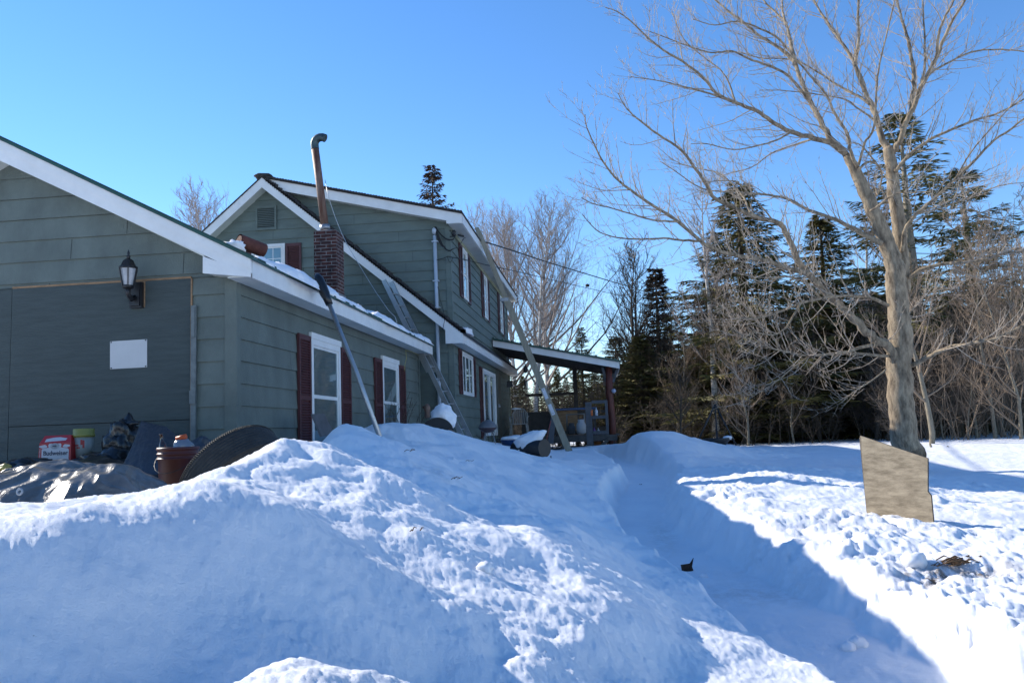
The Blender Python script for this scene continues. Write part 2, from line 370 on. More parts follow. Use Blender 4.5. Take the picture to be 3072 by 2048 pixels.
def perlin(x, y):
    xi = np.floor(x).astype(int); yi = np.floor(y).astype(int); xf = x-xi; yf = y-yi
    def g(ix, iy, dx, dy):
        a = GR[PERM[(PERM[ix & 4095]+iy) & 4095]]; return np.cos(a)*dx+np.sin(a)*dy
    u = xf*xf*xf*(xf*(xf*6-15)+10); v = yf*yf*yf*(yf*(yf*6-15)+10)
    a = g(xi, yi, xf, yf)*(1-u)+g(xi+1, yi, xf-1, yf)*u; b = g(xi, yi+1, xf, yf-1)*(1-u)+g(xi+1, yi+1, xf-1, yf-1)*u
    return a*(1-v)+b*v
def fbm(x, y, f, o=4, r=.5):
    s = 0; a = 1
    for i in range(o): s = s+a*perlin(x*f+i*17.3, y*f+i*9.1); a *= r; f *= 2.03
    return s
pth = [(1.35,-1.0,-.02),(1.42,2.2,-.03),(1.55,3.9,-.02)]+[tuple(PY(*q)) for q in [(2665,2048,5.0),(2450,1893,6.0),(2230,1775,7.4),(2030,1672,9.2),(1925,1590,10.8),(1915,1510,13.5),(1950,1448,16.2),(1880,1400,18.6),(1770,1368,22.6)]]
PTH = np.array(pth)
def path_d(x, y):
    best = np.full(x.shape, 1e9); pz = np.zeros(x.shape); side = np.zeros(x.shape)
    for a, b in zip(PTH[:-1], PTH[1:]):
        d = b[:2]-a[:2]; L2 = d@d
        t = np.clip(((x-a[0])*d[0]+(y-a[1])*d[1])/L2, 0, 1)
        qx = a[0]+t*d[0]; qy = a[1]+t*d[1]; dd = np.hypot(x-qx, y-qy); k = dd < best
        best = np.where(k, dd, best); pz = np.where(k, a[2]+t*(b[2]-a[2]), pz)
        side = np.where(k, np.sign((x-a[0])*d[1]-(y-a[1])*d[0]), side)
    return best, pz, side
def sstep(a, b, x): t = np.clip((x-a)/(b-a), 0, 1); return t*t*(3-2*t)
def snow_z(x, y, detail=True):
    x = np.asarray(x, float).ravel(); y = np.asarray(y, float).ravel()
    z = base_z(x, y); d, pz, side = path_d(x, y)
    w = .33+.07*perlin(x*1.3+5, y*1.3)+.14*(side < 0)*sstep(3.5, 5, y)*(1-sstep(8.5, 10, y)); hw = d-w-np.where(side > 0, .10, .05)*fbm(x, y, 2.9, 4, .6)
    wall = np.where(side > 0, np.where(y < 7, .24, .36), .22)
    k = sstep(0, 1, hw/wall)
    dirt = np.zeros(x.shape)
    if detail:
        r = np.hypot(x, y)
        near = np.exp(-((d-.95)/.55)**2)*(side > 0)
        crumb = np.clip(fbm(x, y, 2.1, 5, .55), -.4, 1)*(.35+1.1*sstep(-.3, .4, fbm(x-20, y, .9, 2)))
        rough = .022+.02*(x > 1.3)+.038*near*(y > 3)*(y < 14)
        ridge = np.abs(fbm(x+3, y, 1.1, 4, .5))
        z = z+(.055*fbm(x, y, .9, 4, .5)-.035*ridge)*sstep(.7, 1.5, r)*np.where(r > 30, .6, 1)+rough*crumb*k
        patch = sstep(-.15, .35, fbm(x+40, y+11, .55, 3, .5)); patch = np.maximum(patch, .55*(x > 1.3)*(y < 9))
        nearcam = (r < 16)
        chunk = np.maximum(0, np.abs(fbm(x+31, y+7, 2.6, 4, .6))-.10)
        z = z+nearcam*(.085*chunk*patch*(.10+.62*sstep(1.0, 1.6, x))+.016*fbm(x+2, y+5, 9, 4, .65)*(.26+.2*patch+.5*sstep(1.0, 1.6, x))+.0065*fbm(x+2, y+5, 24, 4, .65)+.055*fbm(x+12, y-5, 2.6, 5, .62)*sstep(1.75, 2.1, x)*(1-sstep(7, 9, y))+.045*fbm(x-3, y+2, 1.7, 2, .45)*(x < 1.4))*(1+.3*near)
        z = z-nearcam*.05*np.maximum(0, .16-np.abs(fbm(x+8, y-7, .8, 3, .5)))*4*patch
        lefty = np.exp(-((x+.9)/1.6)**2-((y-6.3)/2.6)**2)
        z = z+.05*lefty*np.clip(fbm(x+9, y, 2.2, 4, .55), -.5, .8)
        p0 = PY(2880, 1690, 6.3); dirt = np.exp(-(((x-p0.x)/.35)**2+((y-p0.y)/.22)**2))*1.5
        p1 = PY(2230, 1650, 7.3); dirt += .22*np.exp(-(((x-p1.x)/.55)**2+((y-p1.y)/.45)**2))
        p2 = PY(2550, 1590, 8.3); dirt += .16*np.exp(-(((x-p2.x)/1.3)**2+((y-p2.y)/.35)**2))
        p3 = PY(1310, 1420, 7.2); dirt += .18*np.exp(-(((x-p3.x)/.25)**2+((y-p3.y)/.3)**2))
        p4 = PY(1985, 1600, 10.4); dirt += .20*np.exp(-(((x-p4.x)/.16)**2+((y-p4.y)/1.0)**2))  # brown mottling where the path floor has dark dimples
        dirt = np.clip(dirt, 0, 1)
        z = z-.05*np.exp(-(((x-p0.x)/.3)**2+((y-p0.y)/.18)**2))
    fl = pz+(.016*fbm(x, y, 3.5, 5, .6)-.02*np.maximum(0, fbm(x+5, y*.6, 5, 2)-.15) if detail else 0)
    z = fl*(1-k)+np.maximum(z, fl)*k
    return z, dirt
def gz(x, y): return float(snow_z([x], [y])[0][0])
def build_snow():
    th_f = np.linspace(-.72, .72, 760)
    th_l = np.linspace(-math.pi, -.72, 70)[:-1]; th_r = np.linspace(.72, math.pi, 70)[1:-1]
    th = np.concatenate([th_l, th_f, th_r]); nt = len(th)
    rr = np.concatenate([np.exp(np.linspace(math.log(.4), math.log(1.5), 25))[:-1], np.exp(np.linspace(math.log(1.5), math.log(34), 560)), np.exp(np.linspace(math.log(34), math.log(1500), 45))[1:]])
    nr = len(rr)
    Rg, Tg = np.meshgrid(rr, th, indexing='ij'); X = (Rg*np.sin(Tg)).ravel(); Y = (Rg*np.cos(Tg)).ravel()
    z, dirt = snow_z(X, Y)
    far = sstep(60, 130, Rg.ravel()); z = z*(1-far)-.3*far
    V = np.stack([X, Y, z], 1); V = np.vstack([V, [[0, 0, float(z[:nt].mean())]]])
    i = np.arange(nr-1)[:, None]*nt; j = np.arange(nt)[None]; j2 = (j+1) % nt
    Q = np.stack([i+j, i+j2, i+nt+j2, i+nt+j], -1).reshape(-1, 4)[:, ::-1]
    me = bpy.data.meshes.new('snow_ground')
    T = [[nt*nr, k, (k+1) % nt] for k in range(nt)]
    loops = np.concatenate([Q.ravel(), np.array(T)[:, ::-1].ravel()])
    me.vertices.add(len(V)); me.vertices.foreach_set('co', V.ravel())
    me.loops.add(len(loops)); me.loops.foreach_set('vertex_index', loops.astype(np.int32))
    st = np.concatenate([np.arange(len(Q))*4, len(Q)*4+np.arange(nt)*3]); me.polygons.add(len(st))
    me.polygons.foreach_set('loop_start', st.astype(np.int32)); me.polygons.foreach_set('use_smooth', np.ones(len(st), bool))
    me.update(calc_edges=True); me.validate()
    at = me.attributes.new('dirt', 'FLOAT', 'POINT'); at.data.foreach_set('value', np.append(dirt, 0).astype(np.float32))
    me.materials.append(M_snow)
    o = link(bpy.data.objects.new('snow_ground', me)); o['kind'] = 'structure'
build_snow()

# ================================================================= GARAGE
XG, YG, YR = -3.9065, 8.5, 8.2          # side wall, front wall, rake plane
XE = -3.595                              # eave fascia
YGE = 17.45                              # far end
SL = (5.014-3.4995)/(6.4806-3.5953)      # roof slope
XRID = -6.56; XL = 2*XRID-XE              # ridge, left eave
def roofz(x): return 3.4995+SL*((XE-x) if x > XRID else (x-XL))
G = thing('garage', 'low grey green garage with boarded up door and brick chimney, nearest the camera', 'garage', (XG, YG, 1.1))
HS = .243; Z0 = 1.744
def tf(u, z, o): return Vector((u, YG-o, z))
XD0, XD1 = -6.62, -4.395                 # plywood panel
ZDT = PY(576, 836, YG).z
siding('front_wall', [(XG, 1.0), (XG, 3.4), (XRID, 3.4+SL*(XG-XRID)), (2*XRID-XG, 3.4), (2*XRID-XG, ZDT+.005), (XD1+.01, ZDT+.005), (XD1+.01, 1.0)][::-1]
       if False else [(2*XRID-XG, ZDT+.005), (XG, ZDT+.005), (XG, 3.55), (XRID, 3.55+SL*(XG-XRID)), (2*XRID-XG, 3.55)], tf, Z0, HS, M_side, G, joints=(1,))
siding('front_wall', [(XD1+.012, 1.0), (XG, 1.0), (XG, ZDT+.004), (XD1+.012, ZDT+.004)], tf, Z0, HS, M_side, G)
siding('front_wall', [(2*XRID-XG, 1.0), (-9.3, 1.0), (-9.3, ZDT+.004), (2*XRID-XG, ZDT+.004)], tf, Z0, HS, M_side, G)
# solid body behind siding so that light does not leak
b = MB(); b.prism([(XG-.004, YG+.003, 1.0), (XG-.004, YG+.003, 3.41), (XRID, YG+.003, roofz(XRID)-.1), (2*XRID-XG, YG+.003, 3.41), (2*XRID-XG, YG+.003, 1.0)], (0, YGE-YG-.006, 0)); b.build('wall_core', M_curt, G)
siding('side_wall', [(YG, 1.0), (YGE, 1.0), (YGE, 3.33), (YG, 3.33)], lambda u, z, o: Vector((XG+o, u, z)), Z0, HS, M_side, G, joints=(1,))
siding('rear_wall', [(XG, 1.0), (XG, 3.4), (XRID, roofz(XRID)-.12), (2*XRID-XG, 3.4), (2*XRID-XG, 1.0)], lambda u, z, o: Vector((u, YGE+o, z)), Z0, HS, M_side, G)
siding('side_wall', [(YG, 1.0), (YGE, 1.0), (YGE, 3.33), (YG, 3.33)], lambda u, z, o: Vector((2*XRID-XG-o, u, z)), Z0, HS, M_side, G)
b = MB(); b.box((XG-.10, YG-.034, 1.0), (XG+.034, YG-.001, 3.335)); b.box((XG+.001, YG, 1.0), (XG+.034, YG+.075, 3.33)); b.build('corner_board', M_side, G)
b = MB(); b.box((XG+.001, YGE-.06, 1.0), (XG+.034, YGE+.03, 3.33)); b.build('corner_board', M_side, G)
# door panel
XJ = PY(38, 1000, YG).x
b = MB(); zs = PY(300, 1269, YG).z
b.box((XJ, YG-.006, zs+.004), (XD1, YG-.024, ZDT)); b.box((XJ, YG-.006, 1.0), (XD1, YG-.021, zs-.004)); b.build('plywood_door_panel', M_ply, G)
b = MB(); b.box((XJ-.012, YG-.004, 1), (-9.3, YG-.014, ZDT)); b.build('door_panel', M_ply, G, label='recessed darker board left of the plywood')
b = MB(); b.bar((XJ, YG-.018, ZDT+.012), (XD1, YG-.018, ZDT+.012), .018, .022); b.bar((XD1+.006, YG-.02, ZDT), (XD1+.006, YG-.02, 1), .016, .016, up=(0, 1, 0)); b.build('door_trim', M_rawwood, G)
b = MB(); x0 = PY(579, 1000, YG).x; x1 = PY(594, 1000, YG).x; zt = PY(586, 918, YG).z
b.box((x0, YG-.026, 1.0), (x1, YG-.05, zt)); b.box((x0+.01, YG-.05, zt-.35), (x1-.01, YG-.062, zt-.02)); b.box((x0-.005, YG-.05, 2.02), (x1+.005, YG-.068, 2.16)); b.build('door_track', mat('track_paint', (.13, .15, .15), .6, .3, 8), G)
# roof
TH = .03
def roof_slab(b, x0, x1, y0, y1, dz0, dz1):
    b.hexa([(x0, y0, roofz(x0)+dz0), (x1, y0, roofz(x1)+dz0), (x1, y1, roofz(x1)+dz0), (x0, y1, roofz(x0)+dz0),
            (x0, y0, roofz(x0)+dz1), (x1, y0, roofz(x1)+dz1), (x1, y1, roofz(x1)+dz1), (x0, y1, roofz(x0)+dz1)])
b = MB()
roof_slab(b, XRID, XE+.03, YR-.025, YGE+.12, .002, .032); roof_slab(b, XL-.03, XRID, YR-.025, YGE+.12, .002, .032)
y = YR
while y < YGE:   # standing ribs
    for xa, xb in ((XRID, XE+.03),):
        b.hexa([(xa, y, roofz(xa)+.03), (xb, y, roofz(xb)+.03), (xb, y+.03, roofz(xb)+.03), (xa, y+.03, roofz(xa)+.03),
                (xa, y, roofz(xa)+.05), (xb, y, roofz(xb)+.05), (xb, y+.03, roofz(xb)+.05), (xa, y+.03, roofz(xa)+.05)])
    y += .3
RF = b.build('roof', M_green, G)
FH = .235   # rake depth, split in two boards
b = MB()
for x0, x1 in ((XRID, XE), (XL, XRID)):
    b.hexa([(x0, YR, roofz(x0)-.10), (x1, YR, roofz(x1)-.10), (x1, YR+.03, roofz(x1)-.10), (x0, YR+.03, roofz(x0)-.10),
            (x0, YR, roofz(x0)), (x1, YR, roofz(x1)), (x1, YR+.03, roofz(x1)), (x0, YR+.03, roofz(x0))])
    b.hexa([(x0, YR+.012, roofz(x0)-FH), (x1, YR+.012, roofz(x1)-.19), (x1, YR+.04, roofz(x1)-.19), (x0, YR+.04, roofz(x0)-FH),
            (x0, YR+.012, roofz(x0)-.098), (x1, YR+.012, roofz(x1)-.098), (x1, YR+.04, roofz(x1)-.098), (x0, YR+.04, roofz(x0)-.098)])
b.build('rake_board', M_white, G)
ZB = 3.4995-.19                          # eave fascia bottom
xr = -4.127
b = MB(); b.prism([(XE, YR+.008, ZB), (xr, YR+.008, 3.381), (xr, YR+.008, roofz(xr)-FH+.02), (XE, YR+.008, 3.4995-.15)], (0, .028, 0)); b.build('eave_return', M_white, G)
b = MB(); b.box((XE-.025, YR+.045, ZB), (XE, YGE+.1, 3.498)); b.build('fascia', M_white, G)
b = MB(); b.box((XG+.035, YR+.05, ZB+.012), (XE-.027, YGE+.09, ZB+.03)); b.prism([(XG+.03, YR+.045, ZB+.05), (xr, YR+.045, 3.40), (xr, YR+.045, 3.42), (XG+.03, YR+.045, ZB+.07)], (0, .25, 0))
for x0, x1 in ((XRID, xr), (XL+.2, XRID)):
    b.hexa([(x0, YR+.042, roofz(x0)-.215), (x1, YR+.042, roofz(x1)-.215), (x1, YG, roofz(x1)-.215), (x0, YG, roofz(x0)-.215),
            (x0, YR+.042, roofz(x0)-.2), (x1, YR+.042, roofz(x1)-.2), (x1, YG, roofz(x1)-.2), (x0, YG, roofz(x0)-.2)])
b.build('soffit', M_soffit, G)

# windows -----------------------------------------------------------------
def side_window(X, y0, y1, z0, z1, parent, fw=.07, rail=None, mull=(), header=0, proud=.05, shut=None, zs=None, grid=False, arch=False):
    """window on a wall facing +X; frame > sash, pane as sub parts"""
    b = MB(); xo = X+proud
    b.box((X+.018, y0, z0), (xo, y0+fw, z1)); b.box((X+.018, y1-fw, z0), (xo, y1, z1))
    b.box((X+.018, y0+fw, z1-fw-header), (xo, y1-fw, z1)); b.box((X+.018, y0+fw, z0), (xo+.01, y1-fw, z0+fw*.8))
    if header: b.box((X+.02, y0-.02, z1-header), (xo+.012, y1+.02, z1+.012))
    f = b.build('window', M_white, parent)
    b = MB(); a0, a1, b0, b1 = y0+fw, y1-fw, z0+fw*.8, z1-fw-header; t = .035
    b.box((X+.02, a0, b0), (xo-.018, a0+t, b1)); b.box((X+.02, a1-t, b0), (xo-.018, a1, b1)); b.box((X+.02, a0+t, b0), (xo-.018, a1-t, b0+t)); b.box((X+.02, a0+t, b1-t), (xo-.018, a1-t, b1))
    if rail: b.box((X+.02, a0+t, rail-.025), (xo-.014, a1-t, rail+.025))
    for q in mull: b.box((X+.02, q-.03, b0+t), (xo-.012, q+.03, b1-t))
    if grid:
        for k in (1, 2): q = a0+(a1-a0)*k/3; b.box((X+.02, q-.009, rail+.025), (xo-.022, q+.009, b1-t))
        q = (rail+b1)/2; b.box((X+.02, a0+t, q-.009), (xo-.024, a1-t, q+.009))
    b.build('sash', M_white, f)
    b = MB(); b.box((X+.012, a0+t*.5, b0+t*.5), (X+.026, a1-t*.5, b1-t*.5)); b.build('pane', M_glassd, f)
def shutter(X, y0, y1, z0, z1, parent):
    b = MB(); t = .045; X += .018
    b.box((X, y0, z0), (X+.035, y0+t, z1)); b.box((X, y1-t, z0), (X+.035, y1, z1))
    m = z0+(z1-z0)*.47
    for a, c in ((z0, z0+.07), (m-.03, m+.03), (z1-.07, z1)): b.box((X, y0+t, a), (X+.033, y1-t, c))
    b.box((X, y0+t, z0), (X+.006, y1-t, z1))
    for a, c in ((z0+.07, m-.03), (m+.03, z1-.07)):
        z = a+.01
        while z < c-.02:
            b.hexa([(X+.006, y0+t, z+.02), (X+.03, y0+t, z), (X+.03, y1-t, z), (X+.006, y1-t, z+.02), (X+.006, y0+t, z+.028), (X+.03, y0+t, z+.010), (X+.03, y1-t, z+.010), (X+.006, y1-t, z+.028)]); z += .034
    b.build('shutter', M_mar, parent)
side_window(XG, 10.74, 11.98, 1.45, 3.02, G, fw=.08, rail=2.17, header=.07)
shutter(XG, 10.28, 10.72, 1.40, 2.97, G); shutter(XG, 12.02, 12.50, 1.42, 2.955, G)
side_window(XG, 14.38, 15.55, 1.45, 3.02, G, fw=.08, rail=2.2, header=.07)
shutter(XG, 13.9, 14.36, 1.42, 2.96, G); shutter(XG, 15.6, 16.1, 1.42, 2.96, G)
# chimney
CX0, CX1, CY0, CY1 = -5.391, -4.945, 15.2, 15.66
b = MB(); b.box((CX0, CY0, 3.9), (CX1, CY1, 5.60)); CH = b.build('chimney', M_brick, G)
b = MB(); b.box((CX0-.03, CY0-.03, 4.05), (CX1+.03, CY1+.03, roofz(CX1)+.16)); b.build('flashing', M_steel, CH)
b = MB(); b.blob(((CX0+CX1)/2, (CY0+CY1)/2, 5.60), (.20, .20, .05), 3, .1)
b.build('mortar_cap', mat('mortar', (.2, .2, .2), .9), CH)
pb = PY(976, 686, 15.43); pt = PY(945, 445, 15.43)
b = MB(); b.tube([pb-Vector((0, 0, .05)), pb+(pt-pb)*.5, pt], [.078, .076, .076], 20); b.build('stove_pipe', M_rust, CH)
b = MB(); b.tube([pb-Vector((0, 0, .03)), pb+Vector((-.01, 0, .07))], .1, 20); b.build('pipe_collar', M_steel, CH)
b = MB(); d = (pt-pb).normalized(); e = [pt-d*.02, pt+d*.06]
for k in range(1, 7):
    a = math.pi*k/8.5; e.append(pt+d*(.06+.15*math.sin(a))+Vector((.15*(1-math.cos(a)), -.03*k/6, 0)))
b.tube(e, .081, 20, cap=False); b.tube(e, .072, 20, cap=True); b.build('pipe_elbow', mat('elbow_metal', (.05, .075, .08), .5, .3, 8, .1, metal=.5), CH)
# wires: guy wire from the pipe to roof
def cable(name, pts, r, m, parent=None, **kw):
    b = MB(); b.tube(pts, r, 5); return b.build(name, m, parent, **kw)
def sag(p, q, s, n=14):
    p = Vector(p); q = Vector(q); return [p.lerp(q, i/n)-Vector((0, 0, s*4*(i/n)*(1-i/n))) for i in range(n+1)]
w = [PY(975, 540, 15.3), PY(985, 590, 15.25), PY(1005, 650, 15.2), PY(1025, 700, 15.15), PY(1042, 735, 15.1), PY(1075, 790, 14.9), PY(1105, 840, 14.8), PY(1130, 880, 14.7), PY(1165, 930, 14.6), PY(1185, 950, 14.55), PY(1191, 968, 14.5)]
cable('wire', w, .006, M_alu, label='thin bare wire hanging from the rusty stove pipe down to the garage roof', cat='wire')

# snow on the eave edge and roof
def roof_snow(pts, w, h, seed, parent, name='roof_snow'):
    rr = random.Random(seed); b = MB()
    for x, y in pts:
        r = rr.uniform(.6, 1.3)
        b.blob((x, y, roofz(x)+.035), (w*r, w*rr.uniform(1, 2.2), h*rr.uniform(.6, 1.3)), rr.random()*50, .45, 2.2, 14, 8, zmin=-.02)
    return b.build(name, M_snow, parent)
rr = random.Random(4)
def snow_ridge(x0, ya, yb, w, h, seed):     # crusty ridge of snow along the eave, one lumpy strip
    n, m = int((yb-ya)/.035), 9; vs = []
    for i in range(n+1):
        y = ya+(yb-ya)*i/n; e = min(1, i/3, (n-i)/3)
        k = max(.05, .62+1.1*mnoise.fractal(Vector((y*1.7, seed, 0)), .8, 2, 4)); xc = x0-.10-.10*mnoise.noise(Vector((y*.9, seed+4, 0)))
        for j in range(m):
            a = math.pi*j/(m-1); q = 1+.35*mnoise.noise(Vector((y*9, a*2, seed)))
            x = xc-math.cos(a)*w*k*q*e; vs.append((x, y, roofz(x)+.028+math.sin(a)*h*k*q*e))
    b = MB(); b.smooth = True; b.add(vs, [(i*m+j, i*m+j+1, (i+1)*m+j+1, (i+1)*m+j) for i in range(n) for j in range(m-1)])
    return b.build('roof_snow', M_snow, G)
snow_ridge(XE+.02, YR+.15, YGE+.05, .13, .075, 1.3); snow_ridge(XE-.22, YR+3.2, YGE-.3, .12, .06, 7.1); snow_ridge(XE-.55, YR+5.6, YR+7.9, .10, .06, 3.7)
for i in range(7):
    x = XE-rr.uniform(.5, 1.2); y = YR+3+i*.9; b = MB(); b.blob((x, y, roofz(x)+.035), (.1, .16, .05), i*3, .45, 2.2, 14, 8, zmin=-.02); b.build('roof_snow', M_snow, G)
q = PY(542, 548, 8.9) if 0 else PY(706, 722, 9.3)
b = MB(); b.blob((q.x, q.y, roofz(q.x)+.05), (.10, .16, .085), 5, .35, 1.8, 20, 12); b.build('roof_snow', M_snow, G)

# ================================================================= HOUSE
XH, YH, YHR, YH2 = -3.255, 18.1, 17.8, 29.25
H = thing('house', 'tall two storey grey green house with steep front gable and maroon shutters, behind the garage', 'house', (XH, YH, 1.1))
XU, XLW = -2.94, -2.96
PK = PY(785, 533, YHR); XPK, ZPK = PK.x, PK.z           # gable peak
ZL = 3.77                                               # steep rake bottom at eave
SR = (ZPK-ZL)/(XLW-XPK)                                 # steep slope
ZU = 6.464; SU = (ZPK-ZU)/(-2.904-XPK)
XHL = 2*XPK-XLW
hs, hz0 = .235, 1.75
EV = 6.27
def steep(x): return ZPK-SR*abs(x-XPK)
def shal(x): return ZPK-SU*(x-XPK)
# gable wall (full height)
siding('gable_wall', [(XHL+.3, 1.0), (XH, 1.0), (XH, shal(XH)-.18), (XPK, ZPK-.18), (XHL+.3, steep(XHL+.3)-.2)], lambda u, z, o: Vector((u, YH-o, z)), hz0, hs, M_side2, H, joints=(1,))
siding('side_wall', [(YH, 1.0), (YH2, 1.0), (YH2, EV), (YH, EV)], lambda u, z, o: Vector((XH+o, u, z)), hz0, hs, M_side2, H, joints=(1,))
b = MB(); b.prism([(XHL+.3, YH+.004, 1.0), (XH-.004, YH+.004, 1.0), (XH-.004, YH+.004, shal(XH)-.12), (XPK, YH+.004, ZPK-.12), (XHL+.3, YH+.004, steep(XHL+.3)-.14)], (0, YH2-YH-.008, 0)); b.build('wall_core', M_side2, H)
b = MB(); b.box((XH-.09, YH-.03, 1), (XH+.033, YH-.001, EV)); b.box((XH+.001, YH, 1), (XH+.033, YH+.1, EV)); b.build('corner_board', M_side2, H)
b = MB(); b.box((XH+.001, YH2-.12, 1), (XH+.033, YH2+.01, EV)); b.build('corner_board', M_side2, H)
# upper shallow roof + steep left roof + steep right strip (lower eave)
YB = YH2+.35
def slab(b, xa, xb, zf, y0, y1, lo, hi):
    b.hexa([(xa, y0, zf(xa)+lo), (xb, y0, zf(xb)+lo), (xb, y1, zf(xb)+lo), (xa, y1, zf(xa)+lo), (xa, y0, zf(xa)+hi), (xb, y0, zf(xb)+hi), (xb, y1, zf(xb)+hi), (xa, y1, zf(xa)+hi)])
b = MB(); slab(b, XPK, -2.88, shal, YHR-.02, YB, .0, .035); slab(b, XHL-.05, XPK, steep, YHR-.02, YB, 0, .035)
rr = random.Random(3)
y = XPK
for k in range(70):    # ragged shingle ends along the two rakes
    x = XPK+(-2.9-XPK)*k/70
    b.box((x, YHR-.03-rr.uniform(0, .02), shal(x)+.01), (x+.07, YHR+.1, shal(x)+.045))
b.build('roof', M_shing, H)
b = MB(); b.blob((XPK, YHR+.15, ZPK+.05), (.2, .25, .07), 5, .3); b.build('ridge_cap', M_shing, H)
b = MB(); slab(b, XPK+.05, XLW+.03, steep, YHR-.02, YH-.02, .0, .035); slab(b, XH+.02, XLW+.03, steep, YH-.02, YH2+.2, .0, .035)
for k in range(90):
    x = XPK+.1+(XLW-XPK)*k/90; x = min(x, XLW-.05)
    b.box((x, YHR-.02, steep(x)-.02), (x+.08, YHR+.25, steep(x)+.035+rr.uniform(0, .04)))
b.build('lower_roof', M_shing, H)
b = MB()
def rake(b, xa, xb, zf, y, h, t=.03):
    b.hexa([(xa, y, zf(xa)-h), (xb, y, zf(xb)-h), (xb, y+t, zf(xb)-h), (xa, y+t, zf(xa)-h), (xa, y, zf(xa)-.001), (xb, y, zf(xb)-.001), (xb, y+t, zf(xb)-.001), (xa, y+t, zf(xa)-.001)])
rake(b, XPK+.02, -2.904, shal, YHR+.03, .22); rake(b, XPK, XLW, steep, YHR, .23); rake(b, XHL, XPK, steep, YHR, .23); b.build('rake_board', M_white, H)
b = MB()
def sof(b, xa, xb, zf, d): b.hexa([(xa, YHR+.035, zf(xa)-d-.02), (xb, YHR+.035, zf(xb)-d-.02), (xb, YH, zf(xb)-d-.02), (xa, YH, zf(xa)-d-.02), (xa, YHR+.035, zf(xa)-d), (xb, YHR+.035, zf(xb)-d), (xb, YH, zf(xb)-d), (xa, YH, zf(xa)-d)])
sof(b, XPK, -2.93, shal, .19); sof(b, XHL, XPK, steep, .2); sof(b, XPK, XLW-.03, steep, .2)
b.box((XH+.03, YHR+.04, ZU-.21), (-2.93, YH2+.3, ZU-.195)); b.box((XH+.03, YHR+.04, 3.572), (XLW-.03, YH2+.2, 3.587)); b.build('soffit', M_soffit, H)
b = MB(); b.box((-2.93, YHR+.035, ZU-.2), (-2.904, YH2+.32, ZU)); b.box((XLW-.028, YHR+.032, 3.566), (XLW, YH2+.2, ZL)); b.build('fascia', M_white, H)
b = MB(); b.prism([(-2.935, YHR+.026, ZU-.2), (-3.26, YHR+.026, ZU-.2), (-3.26, YHR+.026, shal(-3.26)-.21), (-2.935, YHR+.026, shal(-2.935)-.1)], (0, .03, 0))
b.build('eave_return', M_white, H); b = MB(); b.prism([(XLW-.002, YHR-.004, 3.566), (-3.35, YHR-.004, 3.566), (-3.35, YHR-.004, steep(-3.35)-.2), (XLW-.002, YHR-.004, ZL-.15)], (0, .03, 0)); b.build('eave_return', M_white, H)
b = MB(); b.blob((-3.08, 18.9, steep(-3.08)+.02), (.15, .55, .13), 3, .35, 2, 20, 10, zmin=-.02); b.build('roof_snow', M_snow, H)
# trim strip under upper soffit
b = MB(); b.box((XH+.023, YH+.1, EV-.11), (XH+.04, YH2, EV-.005)); b.build('frieze_board', mat('frieze', (.30, .32, .22), .7), H)
# gable vent
v0 = PY(769, 693, YH); v1 = PY(831, 617, YH); b = MB(); t = .045
for a, c in (((v0.x, v0.z), (v0.x+t, v1.z)), ((v1.x-t, v0.z), (v1.x, v1.z)), ((v0.x+t, v1.z-t), (v1.x-t, v1.z)), ((v0.x+t, v0.z), (v1.x-t, v0.z+t))):
    b.box((a[0], YH-.05, a[1]), (c[0], YH-.018, c[1]))
VT = b.build('gable_vent', M_side2, H)
b = MB(); z = v0.z+t
while z < v1.z-t-.01:
    b.hexa([(v0.x+t, YH-.045, z), (v1.x-t, YH-.045, z), (v1.x-t, YH-.023, z+.02), (v0.x+t, YH-.023, z+.02), (v0.x+t, YH-.045, z+.012), (v1.x-t, YH-.045, z+.012), (v1.x-t, YH-.023, z+.032), (v0.x+t, YH-.023, z+.032)]); z += .042
b.build('slats', M_side2, VT); boxp('vent_opening', (v0.x+t, YH-.0232, v0.z+t), (v1.x-t, YH-.0225, v1.z-t), M_curt, VT)
# gable window + shutters (front face)
def front_window(x0, x1, z0, z1, Y, parent):
    fw = .07; b = MB(); yo = Y-.05
    b.box((x0, Y-.018, z0), (x0+fw, yo, z1)); b.box((x1-fw, Y-.018, z0), (x1, yo, z1)); b.box((x0+fw, Y-.018, z1-fw), (x1-fw, yo, z1)); b.box((x0+fw, Y-.018, z0), (x1-fw, yo, z0+fw)); f = b.build('window', M_white, parent)
    b = MB(); m = (z0+z1)/2; t = .03; a0, a1, c0, c1 = x0+fw, x1-fw, z0+fw, z1-fw
    b.box((a0, Y-.02, c0), (a0+t, yo+.015, c1)); b.box((a1-t, Y-.02, c0), (a1, yo+.015, c1)); b.box((a0+t, Y-.02, m-.02), (a1-t, yo+.015, m+.02)); b.box((a0+t, Y-.02, c1-t), (a1-t, yo+.015, c1))
    for k in (1, 2): q = a0+(a1-a0)*k/3; b.box((q-.009, Y-.021, m+.02), (q+.009, yo+.02, c1-t))
    q = (m+c1)/2; b.box((a0+t, Y-.021, q-.009), (a1-t, yo+.022, q+.009)); b.build('sash', M_white, f)
    boxp('pane', (a0+t*.5, Y-.026, c0), (a1-t*.5, Y-.012, c1-t*.5), M_glassd, f)
wr = PY(857, 793, YH); wt = PY(850, 731, YH)
front_window(wr.x-.80, wr.x, wt.z-1.25, wt.z, YH, H)
